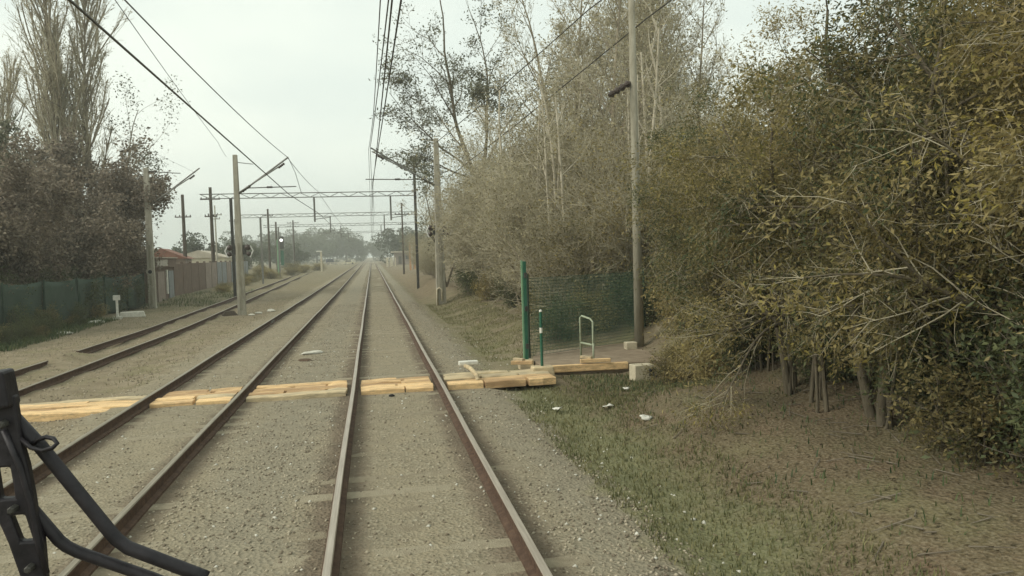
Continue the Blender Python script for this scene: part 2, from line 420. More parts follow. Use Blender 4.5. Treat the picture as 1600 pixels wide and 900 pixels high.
rail(track_path(-9.25, -.11, (12, 24.4), 0), t3, M['rail_top_dull'])
rail(track_path(-9.25, -.11, (26.2, 500), -.035, 34), t3, M['rail_top_dull'])

# loose ballast
def stones(name, n, xr, yr, smin, smax, keep=None, mat='stone', seed=1):
    r = np.random.default_rng(seed)
    x = r.uniform(*xr, n); y = yr[0] + (yr[1] - yr[0]) * r.uniform(0, 1, n) ** 1.6
    if keep is not None:
        k = keep(x, y, r); x, y = x[k], y[k]
    n = len(x); s = r.uniform(smin, smax, n)
    base = np.array([[1, 0, 0], [0, 1, 0], [-1, 0, 0], [0, -1, 0], [0, 0, .75], [0, 0, -.75]], float)
    tri = np.array([[0, 1, 4], [1, 2, 4], [2, 3, 4], [3, 0, 4], [1, 0, 5], [2, 1, 5], [3, 2, 5], [0, 3, 5]])
    Vv = base[None] * r.uniform(.6, 1.3, (n, 6, 1)) * s[:, None, None]
    a = r.uniform(0, 6.28, n); ca, sa = np.cos(a), np.sin(a)
    X = Vv[..., 0] * ca[:, None] - Vv[..., 1] * sa[:, None]; Y = Vv[..., 0] * sa[:, None] + Vv[..., 1] * ca[:, None]
    t = r.normal(0, .5, n); Z = Vv[..., 2] * np.cos(t)[:, None] + X * np.sin(t)[:, None]
    P = np.stack([X + x[:, None], Y + y[:, None], Z + (gz(x, y) + s * .1)[:, None]], -1).reshape(-1, 3)
    F = (tri[None] + (np.arange(n) * 6)[:, None, None]).reshape(-1, 3)
    return link(name, np_mesh(name, P, F), M[mat])
rails_x = np.array([-.46, 1.28, -2.63, -4.37])
def keep_bal(x, y, r):
    d = np.abs(x[:, None] - rails_x[None]).min(1)
    shoulder = ((x > 1.5) | ((x > -2.4) & (x < -.7)))
    ok = (d > .1) & ~((y > 15.35) & (y < 17.0)) & (shoulder | (r.uniform(0, 1, len(x)) < .35))
    return ok & ((np.sin(x * 2.1 + y * .4) * np.sin(y * .9 + x) > -.3) | (r.uniform(0, 1, len(x)) < .45))
tag(stones('ballast_stones', 52000, (-5.6, 2.9), (3, 46), .009, .027, keep_bal), 'small loose grey ballast stones lying between and beside the rails', None, None, 'stuff')
tag(stones('pale_stones', 1300, (-5.6, 3.4), (3, 30), .012, .034, keep_bal, 'stone_white', 12), 'scattered pale stones among the ballast', None, None, 'stuff')
tag(stones('gravel', 9000, (-13, -5.2), (12, 60), .01, .035, None, seed=4), 'scattered gravel on the dirt beside the siding', None, None, 'stuff')

# ------------------------------------------------------------------ pedestrian crossing
def plank(x0, x1, y0, y1, zt, th, parent, mat, seed):
    r = np.random.default_rng(seed)
    n = max(4, int((x1 - x0) / .16)); xx = np.linspace(x0, x1, n + 1)
    k1 = np.cumsum(r.normal(0, .017, n + 1)) * .8; k2 = np.cumsum(r.normal(0, .017, n + 1)) * .8; k1 -= k1.mean(); k2 -= k2.mean()
    zz = np.cumsum(r.normal(0, .006, n + 1)); zz -= zz.mean()
    V = []
    for i, x in enumerate(xx):
        e = .006 if i in (0, n) else 0
        V += [(x, y0 + k1[i], zt - th), (x, y0 + k1[i], zt - .02 + zz[i] - e), (x, y0 + .02 + k1[i], zt + zz[i] - e), (x, y1 - .02 + k2[i], zt + zz[i] - e), (x, y1 + k2[i], zt - .02 + zz[i] - e), (x, y1 + k2[i], zt - th)]
    F = []
    for i in range(n):
        for k in range(6): F.append((i * 6 + k, (i + 1) * 6 + k, (i + 1) * 6 + (k + 1) % 6, i * 6 + (k + 1) % 6))
    F += [tuple(range(6)), tuple(range(n * 6 + 5, n * 6 - 1, -1))]
    me = bpy.data.meshes.new('plank'); me.from_pydata(V, [], F); me.update()
    return link('plank', me, mat, parent)
def panel(x0, x1, joints, zt, label, seed, pale=False, dy=0.0):
    t = empty('crossing_panel', ((x0 + x1) / 2, 16.2 + dy, 0), 0, label, 'crossing panel', 'yellow foot crossing panels')
    r = random.Random(seed)
    rows = [(-.70, -.44), (-.42, -.14), (-.12, .13), (.15, .41), (.43, .68)]
    hx = (x1 - x0) / 2
    for q, (a, b) in enumerate(rows):
        js = [-hx] + [j - (x0 + x1) / 2 + r.uniform(-.12, .12) for j in joints if (q + seed) % 2 == 0 or len(joints) < 2] + [hx]
        for u, w in zip(js[:-1], js[1:]):
            plank(u + r.uniform(0, .05), w - .012 - r.uniform(0, .04), a + r.uniform(-.03, .015), b + r.uniform(-.015, .02), zt + r.uniform(-.02, .010), .15, t, M['plank_pale'] if (pale and q >= 2) or r.random() < .12 else M['plank'], seed * 31 + q * 7 + int((u + 9) * 10))
    return t
panel(-.36, 1.16, [.45], .10, 'worn yellow planks laid between the two bright rails ahead of the train', 2)
panel(-2.52, -.58, [-1.7, -1.1], .095, 'wavy yellow planks in the gap between the two main tracks', 3)
panel(-4.26, -2.75, [-3.4], .095, 'yellow planks between the two dull brown rails of the second track', 4)
panel(-7.55, -4.49, [-5.6, -6.4], .015, 'longest thin run of yellow planks, between second track and siding', 5)
panel(1.40, 3.72, [2.1, 3.0], .13, 'split yellow planks with a pale rear edge, ending at the short green post', 6, True)

# ------------------------------------------------------------------ footpath, posts, handrail, net fence by the wood
b = MB(); b.prism([(3.75, 17.0), (6.9, 16.9), (7.4, 20.6), (4.2, 19.7), (3.75, 18.3)], -.2, .13, 'XY')
fpth = tag(b.build('footpath', M['path'], bevel=.02), 'brown trodden concrete footpath leading from crossing towards the wood', None, None, 'structure')
kb = MB(); kb.box((4.75, 16.93, .07), (1.95, .13, .16), R(-1.5)); kb.build('kerb', M['plank'], fpth, .015)
t = empty('short_green_post', (3.62, 16.55, .0), 0, 'short thin green post in a yellowish footing at the end of the yellow planks', 'post')
MB().tube([(0, 0, .2), (0, 0, 1.42)], .032, 10).build('post', M['green_paint'], t)
MB().lathe((0, 0, 1.42), [(.036, 0), (.036, .03), (.012, .05)], 10).build('cap', M['white'], t)
MB().lathe((0, 0, .95), [(.034, 0), (.036, .02), (.036, .10), (.034, .12)], 10).build('band', M['white'], t)
MB().box((0, 0, .08), (.52, .34, .28), 0, (.9, .9)).build('footing', M['plank_pale'], t, .03)
t = empty('tall_green_post', (3.52, 18.0, .0), 0, 'tall green steel gate post with a pale edge, beside the footpath', 'post')
MB().box((.05, 0, 1.28), (.075, .08, 2.5)).build('post', M['green_paint'], t, .008)
MB().box((-.012, .01, 1.31), (.04, .06, 2.48)).build('edge_strip', M['green_pale'], t, .006)
for z in (.5, 1.4, 2.2): MB().box((.06, -.07, z), (.07, .06, .12)).build('hinge', M['steel_dark'], t)
MB().box((.02, 0, .06), (.34, .3, .24)).build('footing', M['plank_pale'], t, .02)
# net fence from the tall post to the large pole
t = empty('green_net_fence', (3.75, 18.6, .1), 0, 'dark green wire net fence behind the footpath, between the gate post and large pole', 'fence')
A, Bp = Vector((0, 0, 0)), Vector((3.9, 2.4, 0))
for k in (0, 3):
    p = A.lerp(Bp, k / 3); MB().box((p.x, p.y, 1.0), (.06, .06, 2.2), math.atan2(2.4, 3.9)).build('fence_post', M['green_net'], t)
b = MB()
for k in range(92):
    p = A.lerp(Bp, k / 91); b.tube([(p.x, p.y, .05), (p.x, p.y, 2.0)], .006, 3)
for k in range(24):
    z = .06 + k * .084; b.tube([(A.x, A.y, z), (Bp.x, Bp.y, z)], .006, 3)
tag(b.build('wire_net', M['net_wire'], t), kind='stuff')
t = empty('handrail', (4.95, 17.55, .13), 0, 'small faded green tubular handrail standing on the footpath', 'handrail')
hp = [(-.12, .14, 0), (-.12, .14, 1.02), (-.09, .11, 1.06), (.06, -.08, 1.0), (.11, -.13, .93), (.11, -.13, .42), (.08, -.1, .38), (-.12, .14, .42)]
MB().tube(hp, .024, 8).build('rail_frame', M['rail_tube'], t, 0, True)
MB().tube([(.11, -.13, .43), (.11, -.13, 0)], .024, 8).build('leg', M['rail_tube'], t, 0, True)
t = empty('concrete_block', (5.72, 15.95, gzf(5.72, 15.95)), R(4), 'pale square concrete block with dark hole, below the large pole', 'block')
MB().box((0, 0, .14), (.46, .34, .36)).build('body', M['block'], t, .015)
MB().box((.15, -.165, .16), (.11, .03, .16)).build('opening', M['black_hole'], t)
MB().tube([(.15, -.19, .26), (.24, -.2, .2), (.25, -.2, .05)], .014, 6).build('cable_tail', M['black'], t)
t = empty('bent_bracket', (1.98, 16.25, .11), R(8), 'bent strip with a white end plate standing on the yellow planks', 'bracket')
MB().tube([(.02, -.5, .0), (.03, -.42, .1), (-.02, -.1, .2), (-.08, .1, .24)], .045, 8).build('strip', M['plank_pale'], t)
MB().box((0, .15, .29), (.42, .14, .09), R(-4)).build('end_plate', M['white'], t, .02)
t = empty('broken_timber', (3.32, 17.35, .1), R(-30), 'short splintered yellow offcut lying at the foot of the tall green post', 'timber')
MB().box((0, 0, .1), (.5, .12, .08), .2).build('offcut', M['plank'], t, .01); MB().box((-.1, .08, .16), (.3, .1, .06), -.4).build('splinter', M['plank_pale'], t, .01)
t = empty('broken_timber', (4.95, 16.9, .17), R(-12), 'splintered orange yellow timber lying on the footpath edge below the handrail', 'timber')
MB().box((0, 0, .05), (.7, .1, .08), .1).build('offcut', M['plank'], t, .01); MB().box((-.2, .08, .12), (.3, .08, .06), -.6).build('splinter', M['plank_pale'], t, .01)

# small rocks and scraps
def rock(name, loc, s, mat, label, cat, group=None, seed=0):
    r = random.Random(seed); b = MB(); prof = [(.25, -.3), (.9, -.15), (1, .15), (.75, .42), (.3, .55)]
    b.lathe((0, 0, 0), prof, 9)
    b.v = [(x * s[0] * r.uniform(.8, 1.15), y * s[1] * r.uniform(.8, 1.15), z * s[2] * r.uniform(.85, 1.1)) for x, y, z in b.v]
    o = b.build(name, mat, None, 0, False); o.location = loc; o.rotation_euler = (0, 0, r.uniform(0, 3))
    return tag(o, label, cat, group)
rock('rock', (-13.2, 40.0, gzf(-13.2, 40) + .02), (.38, .3, .22), M['stone_white'], 'pale rock on the dirt, middle one of three in front of the left green fence', 'rock', 'pale rocks by the fence', 3)
rock('rock', (-12.95, 35.4, gzf(-12.95, 35.4) + .02), (.34, .28, .2), M['stone_white'], 'pale rock on the dirt nearest the train below the left green fence', 'rock', 'pale rocks by the fence', 7)
rock('rock', (-1.79, 22.8, .03), (.36, .2, .09), M['stone_white'], 'flat pale stone lying between the two main tracks beyond the crossing', 'rock', None, 8)
rock('rock', (-1.9, 21.4, .0), (.26, .2, .07), M['clip'], 'flat dark brown lump just before the pale stone between main tracks', 'rock', None, 9)
rock('rock', (.28, 15.1, .02), (.06, .05, .06), M['black_hole'], 'small black lump between the bright rails in front of the crossing', 'rock', None, 10)
for k, (dx, dy, s) in enumerate([(.5, -.3, .2), (.9, .1, .16), (.75, .5, .22), (1.5, .2, .2), (1.3, 1.2, .25)]):
    rock('rock', (-6.84 + dx, 42.4 + dy, gzf(-6.84 + dx, 42.4 + dy) + .03), (s, s * .8, s * .7), M['stone_white'], 'pale stone in the little heap at the foot of the mast between tracks', 'rock', 'pale stones at the mast foot', 20 + k)
t = empty('white_slab', (-12.5, 43.2, gzf(-12.5, 43.2)), R(12), 'broken white concrete slab lying beside the white marker post', 'slab')
MB().box((0, 0, .14), (1.3, .5, .32), 0, (.85, .8)).build('slab_body', M['stone_white'], t, .05)
t = empty('marker_post', (-12.94, 42.3, gzf(-12.94, 42.3)), 0, 'white trackside marker post with a square head, in front of left green fence', 'marker')
MB().box((0, 0, .5), (.1, .1, 1.0)).build('post', M['white'], t, .01); MB().box((0, -.02, 1.1), (.34, .08, .26)).build('head', M['white'], t, .015); MB().box((0, 0, .05), (.4, .3, .16)).build('base', M['stone_white'], t, .02)
scr = [((4.1, 11.3), 'crumpled white paper scrap on the brown bank nearest the wood'), ((4.9, 14.6), 'white scrap of plastic in the grass below the concrete block'), ((3.1, 13.0), 'pale greenish plastic scrap at the edge of the ballast, by the grass'), ((3.9, 12.6), 'white paper scrap halfway up the grassy bank')]
for k, ((x, y), lab) in enumerate(scr):
    r = np.random.default_rng(60 + k); n = 4
    q = np.stack(np.meshgrid(np.linspace(-.09, .09, n), np.linspace(-.06, .06, n)), -1).reshape(-1, 2)
    Vp = np.concatenate([q, r.uniform(0, .06, (n * n, 1))], 1)
    Q = [[j * n + i, j * n + i + 1, (j + 1) * n + i + 1, (j + 1) * n + i] for j in range(n - 1) for i in range(n - 1)]
    o = link('paper_scrap', np_mesh('paper_scrap', Vp, Q), M['white']); o.location = (x, y, gzf(x, y) + .03); o.rotation_euler = (.2, .1, k)
    so = o.modifiers.new('thickness', 'SOLIDIFY'); so.thickness = .003
    tag(o, lab, 'litter', 'scraps of litter on the bank')

# ------------------------------------------------------------------ catenary masts, portals, wires
def insul(b, p, d, L=.35, r=.07):
    p = Vector(p); d = Vector(d).normalized(); pts, rs = [], []
    for i in range(9):
        pts.append(p + d * (L * i / 8)); rs.append(r if i % 2 else r * .5)
    b.tube(pts, rs, 8)
def bar_between(a, c, w):
    return MB().tube([a, c], w, 6)
def mast(name, loc, H, s, cant, label, mat='concrete', wb=.42, wt=.24):
    """cant = (brace foot z, tip dx, tip z, tie z, registration z)"""
    t = empty(name, loc, 0, label, 'mast')
    b = MB()
    b.box((0, 0, H / 2 - .1), (wb, wb * .8, H + .2), 0, (wt / wb, wt / wb)); b.build('post', M[mat], t, .03)
    rc = MB(); rc.box((0, -wb * .385, H * .24), (wb * .34, .05, H * .42), 0, (.8, 1), Matrix.Rotation(R(-.45), 3, 'X')); rc.build('recessed_panel', M['concrete_dark'], t)
    z0, dx, z1, zt, zr = cant
    x0 = s * wt * .5
    bar_between((x0, 0, z0), (dx, 0, z1), .045).build('brace', M['steel'], t)
    bar_between((x0, -.12, z0 + .05), (x0 + (dx - x0) * .82, -.12, z0 + (z1 - z0) * .74), .035).build('lower_brace', M['steel'], t)
    if zt: bar_between((x0, 0, zt), (x0 + (dx - x0) * .62, 0, zt - .12), .028).build('tie', M['steel'], t)
    if zr: bar_between((x0 + (dx - x0) * .16, 0, zr), (dx + s * .35, 0, zr + .05), .028).build('registration_arm', M['steel'], t)
    b = MB(); dv = (dx - x0, 0, z1 - z0)
    insul(b, (x0 + (dx - x0) * .06, 0, z0 + (z1 - z0) * .06), dv, .55, .085)
    insul(b, (x0 + (dx - x0) * .80, -.12, z0 + (z1 - z0) * .7), dv, .4, .08)
    if zt: insul(b, (x0, 0, zt), (s, 0, 0), .5, .07)
    if zr: insul(b, (x0 + (dx - x0) * .55, 0, zr + .03), (s, 0, 0), .3, .07)
    b.build('insulators', M['insulator'], t, 0, True)
    return t
def feeder_bracket(t, z, w=.42):
    for s in (-1, 1):
        b = MB(); b.box((s * (w * .5 + .06), -.05, z), (.16, .16, .5)); b.build('clamp', M['steel_dark'], t, .01)
        b = MB(); b.lathe((s * (w * .5 + .24), -.08, z + .12), [(.06, -.1), (.16, -.04), (.16, .04), (.06, .1)], 10, 'Y'); b.lathe((s * (w * .5 + .28), -.08, z - .22), [(.05, -.1), (.13, -.04), (.13, .04), (.05, .1)], 10, 'Y'); b.build('insulator', M['insulator'], t)
        b = MB(); b.tube([(s * (w * .5 + .36), -.1, z + .2), (s * (w * .5 + .5), -.1, z - .05), (s * (w * .5 + .34), -.1, z - .4)], .04, 6); b.build('jumper', M['porcelain'], t)
mL = mast('catenary_mast', (-14.0, 52.8, gzf(-14, 52.8)), 9.0, 1, (6.6, 3.25, 8.95, 8.75, 0), 'weathered concrete catenary mast at the edge of the dark trees, beside the green fence', 'concrete', .46, .30)
MB().lathe((0, -.25, 2.35), [(.12, -.03), (.12, .03)], 12, 'Y').build('round_tag', M['black_hole'], mL)
MB().lathe((0, -.235, 2.35), [(.24, -.02), (.24, .02)], 12, 'Y').build('tag_plate', M['concrete'], mL)
mM = mast('catenary_mast', (-6.88, 42.6, gzf(-6.88, 42.6)), 8.45, 1, (6.4, 2.7, 8.3, 0, 6.7), 'pale concrete catenary mast standing between second track and the siding', 'concrete', .42, .23)
feeder_bracket(mM, 3.45); bar_between((.1, 0, 8.05), (.9, 0, 7.95), .02).build('top_arm', M['steel'], mM)
MB().box((-.55, -.5, .12), (.9, .6, .3), .3, (.5, .5)).build('anchor_foot', M['wood_dark'], mM, .03)
mR = mast('catenary_mast', (3.72, 42.8, gzf(3.72, 42.8)), 9.2, -1, (6.6, -3.55, 8.7, 0, 6.95), 'concrete catenary mast beside the right rail, in front of bare bushes', 'concrete', .56, .26)
feeder_bracket(mR, 4.15)
MB().tube([(-.24, -.26, -.1), (-.24, -.26, .85), (-.12, -.26, .95), (.02, -.26, .85), (.02, -.26, .2)], .055, 8).build('cable_guard', M['block'], mR, 0, True)
tL = empty('catenary_mast', (6.94, 19.5, gzf(6.94, 19.5)), 0, 'tall slim pale concrete pole at the end of the footpath, rising above the frame', 'mast')
MB().tube([(0, 0, -.3), (0, 0, 4), (-.01, 0, 10.6)], [.135, .11, .08], 14).build('pole', M['concrete_dark'], tL, 0, True)
b = MB(); insul(b, (-.1, 0, 7.0), (-.75, -.2, -.45), .75, .1); b.build('insulator', M['insulator'], tL)
bar_between((-.08, 0, 9.9), (.9, 0, 9.9), .04).build('top_arm', M['steel'], tL)
MB().box((-.35, -.3, .1), (.3, .25, .2)).build('footing', M['block'], tL, .02)

def portal(Y, xl, xr, zb, drops, label):
    t = empty('catenary_portal', (0, Y, 0), 0, label, 'catenary portal', 'steel portals over the tracks')
    for x, e in ((xl, .0), (xr, 2.9)):
        MB().box((x, 0, (zb + e) / 2), (.2, .2, zb + e)).build('post', M['steel_dark' if Y < 70 else 'steel'], t)
    b = MB(); L0, L1 = xl - 2.2, xr
    for z in (zb - .0, zb + .34): b.tube([(L0, 0, z), (L1, 0, z)], .045, 4)
    n = int((L1 - L0) / .7)
    for k in range(n):
        a = L0 + (L1 - L0) * k / n; c = L0 + (L1 - L0) * (k + 1) / n
        b.tube([(a, 0, zb if k % 2 else zb + .34), (c, 0, zb + .34 if k % 2 else zb)], .03, 4)
    b.build('beam', M['steel'], t)
    for x in drops:
        MB().box((x, 0, zb - .95), (.13, .13, 1.9)).build('drop_post', M['steel'], t)
        MB().tube([(x, 0, zb - 1.7), (x + 1.2, 0, zb - 1.55)], .03, 5).build('registration_arm', M['steel'], t)
    return t
p1 = portal(61, -10.3, 3.52, 7.45, (-4.2, 1.6), 'nearest dark steel portal spanning the tracks behind the concrete masts')
MB().tube([(3.5, 0, 9.4), (.3, 0, 10.9)], .045, 6).build('raised_arm', M['steel'], p1)
portal(92, -12.4, 5.35, 7.6, (-4.6, 1.6), 'second steel portal over the tracks')
portal(123, -14, 7.2, 7.7, (-4.6, 1.6), 'third steel portal over the tracks, farther off')
portal(165, -16, 9.6, 7.8, (-4.6, 1.6), 'farthest hazy steel portal over the tracks')

def wire(name, pts, r, label, group=None, sag=0.0, droppers=None):
    P = []
    for (a, c) in zip(pts[:-1], pts[1:]):
        a, c = Vector(a), Vector(c)
        for k in range(10):
            t_ = k / 10; q = a.lerp(c, t_); q.z -= sag * 4 * t_ * (1 - t_); P.append(q)
    P.append(Vector(pts[-1]))
    return tag(MB().tube(P, r, 5).build(name, M['wire']), label, 'wire', group)
gW = 'overhead wires of the straight ahead track'
wire('contact_wire', [(.45, -6, 6.2), (.52, 10.6, 6.2), (.18, 42.8, 6.75), (.3, 61, 6.3), (.3, 123, 6.2), (.3, 400, 6.2)], .014, 'rightmost overhead contact wire above the track straight ahead', gW, .05)
wire('contact_wire', [(.38, -6, 6.2), (.40, 10.6, 6.2), (.22, 42.8, 6.75), (.15, 61, 6.3), (.15, 123, 6.2), (.15, 400, 6.2)], .014, 'second overhead contact wire, just beside the rightmost one', gW, .05)
wire('messenger_wire', [(.5, -6, 8.0), (.52, 15.7, 7.84), (.14, 42.8, 8.7), (.2, 61, 8.5), (.2, 92, 8.0), (.2, 400, 8.0)], .016, 'upper messenger wire above the track straight ahead', gW, .12)
wire('messenger_wire', [(.3, -6, 8.0), (.36, 15.7, 7.84), (.26, 30, 8.1), (.05, 42.8, 8.6), (.05, 61, 8.3), (.05, 92, 8.0), (.1, 400, 8.0)], .013, 'leftmost overhead wire above the track straight ahead', gW, .05)
gL = 'overhead wires of the second track'
wire('contact_wire', [(-3.45, -4, 6.05), (-3.6, 10.6, 6.07), (-4.16, 42, 6.15), (-3.9, 61, 6.2), (-4.4, 123, 6.2), (-5.5, 400, 6.2)], .021, 'thick dark contact wire crossing the sky in front of the poplar', gL)
wire('messenger_wire', [(-4.3, -4, 7.9), (-4.38, 15.7, 7.7), (-4.25, 42.6, 8.2), (-3.9, 61, 7.9), (-4.4, 123, 7.9), (-5.5, 400, 7.9)], .016, 'messenger wire above the second track ending at the mast arm', gL, .15)
wire('feeder_wire', [(-4.25, 0, 7.4), (-4.35, 15, 7.48), (-6.5, 36, 8.0), (-7.3, 42.6, 8.2)], .008, 'thin faint wire left of the messenger wire, over the second track', gL, .05)
b = MB(); b.tube([(-4.2, 42.6, 8.2), (-3.9, 43.2, 7.4), (-3.7, 44, 6.4)], .015, 5)
tag(b.build('drop_wire', M['wire']), 'short wire hanging from the tip of the left mast arm', 'wire', gL)
tag(MB().tube([(-11.0, 52.8, 8.5), (-10.5, 30, 8.3), (-10.0, 14, 8.2), (-9.6, -2, 8.2)], .006, 5).build('feeder_wire', M['wire']), 'faint wire above the siding held by the mast at the trees', 'wire')
def heavy(p, label):
    tag(MB().tube(p, .022, 6).build('feeder_cable', M['wire']), label, 'wire', 'feeder cables along the wood')
heavy([(7.84, 19.5, 10.5), (7.36, 25, 10.7), (5.5, 34, 9.7), (3.75, 42.8, 8.95)], 'upper dark feeder cable slanting across the leafy tree to the right mast')
heavy([(9.5, 16, 10.2), (8.27, 22, 9.55), (6.3, 32, 8.2), (4.2, 42.8, 6.9)], 'lower feeder cable slanting across the bare trees to the right mast')

# ------------------------------------------------------------------ windscreen wiper of the train, just outside the glass
t = empty('windscreen_wiper', (-.42, 1.0, 2.36), 0, 'black train windscreen wiper with two bent arms and a perforated blade holder', 'wiper')
L = lambda x, y, z: (x + .42, y - 1.0, z - 2.36)
MB().tube([L(-.428, 1, 2.573), L(-.40, 1, 2.535), L(-.328, .995, 2.428), L(-.319, .995, 2.415), L(-.305, .99, 2.405), L(-.222, .985, 2.364), L(-.215, .985, 2.360)], .0083, 12).build('arm', M['black'], t, 0, True)
MB().tube([L(-.425, 1, 2.475), L(-.412, 1, 2.458), L(-.385, 1, 2.418), L(-.377, 1, 2.410), L(-.365, 1, 2.402), L(-.281, .995, 2.363), L(-.16, .99, 2.30), L(.0, .975, 2.17)], .0073, 12).build('arm', M['black'], t, 0, True)
# perforated holder: one plate with two slots
st = [(2.60, -.4385, 0, .019), (2.54, -.4345, 0, .020), (2.515, -.431, -.005, .0215), (2.478, -.4275, -.005, .022), (2.457, -.4253, .002, .0215), (2.425, -.417, .002, .019), (2.378, -.4104, 0, .0135), (2.24, -.392, 0, .0125)]
Vw, Fw = [], []
for k, (z, x, o, hw) in enumerate(st):
    for q in (x - hw, x + o - hw * .36, x + o + hw * .33, x + hw): Vw.append(L(q, 1.0, z))
    if k:
        for c in range(3):
            if not (c == 1 and k in (3, 5)): Fw.append(((k - 1) * 4 + c, (k - 1) * 4 + c + 1, k * 4 + c + 1, k * 4 + c))
me = bpy.data.meshes.new('blade_holder'); me.from_pydata(Vw, [], Fw); me.update()
bh = link('blade_holder', me, M['black'], t)
so = bh.modifiers.new('thickness', 'SOLIDIFY'); so.thickness = .014
bv = bh.modifiers.new('bevel', 'BEVEL'); bv.width = .003; bv.segments = 2
MB().tube([L(-.432, .985, 2.56), L(-.417, .985, 2.515), L(-.4075, .985, 2.47), L(-.402, .985, 2.42), L(-.396, .987, 2.385)], .0038, 8).build('spring_rod', M['black'], t, 0, True)
MB().box(L(-.441, .99, 2.607), (.038, .036, .044), 0, (.95, 1), Matrix.Rotation(R(-6), 3, 'Y')).build('head_block', M['black'], t, .004)
for bx, bz in ((-.446, 2.604), (-.430, 2.568), (-.425, 2.467), (-.411, 2.395)):
    MB().lathe(L(bx, .968 if bz > 2.59 else .978, bz), [(.0045, .008), (.0045, -.004), (.003, -.006)], 6, 'Y').build('bolt', M['steel_dark'], t)
MB().tube([L(-.418, .99, 2.549), L(-.404, .985, 2.537), L(-.390, .98, 2.5335), L(-.379, .98, 2.536), L(-.3735, .98, 2.541), L(-.379, .985, 2.546), L(-.389, .99, 2.5475), L(-.399, .99, 2.545), L(-.404, .992, 2.540)], .0027, 8).build('hose_loop', M['black'], t, 0, True)

# ------------------------------------------------------------------ vegetation
def seg_tubes(S, k):
    S = np.asarray(S, float); p0, p1, r0, r1 = S[:, :3], S[:, 3:6], S[:, 6], S[:, 7]
    d = p1 - p0; d /= np.linalg.norm(d, axis=1, keepdims=True) + 1e-9
    up = np.where(np.abs(d[:, 2:3]) > .9, np.array([[1., 0, 0]]), np.array([[0, 0, 1.]]))
    u = np.cross(d, up); u /= np.linalg.norm(u, axis=1, keepdims=True); w = np.cross(d, u)
    a = np.arange(k) * 2 * np.pi / k
    ring = u[:, None] * np.cos(a)[None, :, None] + w[:, None] * np.sin(a)[None, :, None]
    V = np.concatenate([p0[:, None] + ring * r0[:, None, None], p1[:, None] + ring * r1[:, None, None]], 1).reshape(-1, 3)
    i = np.arange(k); j = (i + 1) % k
    Q = np.stack([i, j, k + j, k + i], 1)[None] + (np.arange(len(S)) * 2 * k)[:, None, None]
    return V, Q.reshape(-1, 4)
def leaf_quads(P, L, W, r, along=None, droop=0.0):
    n = len(P)
    d = r.normal(0, 1, (n, 3)) * np.array([1, 1, .7])
    if along is not None: d = d + along
    d[:, 2] -= droop
    d /= np.linalg.norm(d, axis=1, keepdims=True)
    q = r.normal(0, 1, (n, 3)); u = np.cross(d, q); u /= np.linalg.norm(u, axis=1, keepdims=True)
    nn = np.cross(d, u)
    l = (L * r.uniform(.4, 1.45, n))[:, None]; w = (W * r.uniform(.5, 1.4, n))[:, None]
    V = np.stack([P, P + d * l * .5 + u * w * .5 + nn * w * .15, P + d * l - nn * w * .2, P + d * l * .5 - u * w * .5 + nn * w * .15], 1).reshape(-1, 3)
    return V, (np.arange(n * 4).reshape(-1, 4))
def join(parts):
    Vs, Qs, mi, o = [], [], [], 0
    for V, Q, m in parts:
        if len(V) == 0: continue
        Vs.append(V); Qs.append(Q + o); mi.append(np.full(len(Q), m)); o += len(V)
    return np.concatenate(Vs), np.concatenate(Qs), np.concatenate(mi)
class Grow:
    """levels: list of dicts n, ang, ratio, start, wander, trop, step, bias"""
    def __init__(s, seed, levels): s.r = np.random.default_rng(seed); s.lv = levels; s.thick, s.thin, s.tips, s.tipd = [], [], [], []
    def go(s, p, d, L, r0, lev=0, thick_to=1, rend=.25):
        lv = s.lv[lev]; n = max(2, int(L / lv.get('step', .4))); r = s.r
        kids = np.sort(r.uniform(lv.get('start', .2), 1, lv['n'])) if lev + 1 < len(s.lv) else []
        ki = 0; p = np.array(p, float); d = np.array(d, float)
        for i in range(n):
            d = d + r.normal(0, lv.get('wander', .08), 3); d[2] += lv.get('trop', 0) / n; d /= np.linalg.norm(d)
            q = p + d * (L / n); ra = r0 * (1 - (1 - rend) * i / n); rb = r0 * (1 - (1 - rend) * (i + 1) / n)
            (s.thick if lev <= thick_to else s.thin).append((*p, *q, ra, rb))
            while ki < len(kids) and kids[ki] <= (i + 1) / n:
                t = kids[ki]; ki += 1; az = r.uniform(0, 2 * np.pi); an = np.radians(lv['ang'] * r.uniform(.7, 1.3))
                o = np.cross(d, [math.cos(az), math.sin(az), .3]); o /= np.linalg.norm(o) + 1e-9
                nd = d * math.cos(an) + o * math.sin(an) + np.array(lv.get('bias', (0, 0, 0))) * r.uniform(0, 1)
                nd /= np.linalg.norm(nd)
                s.go(p + (q - p) * r.uniform(0, 1), nd, L * lv['ratio'] * r.uniform(.65, 1.2) * (1 - .45 * t if lv.get('cone', True) else 1), max(.004, ra * lv.get('rr', .5)), lev + 1, thick_to, rend)
            if lev == len(s.lv) - 1: s.tips.append(q); s.tipd.append(d)
            p = q
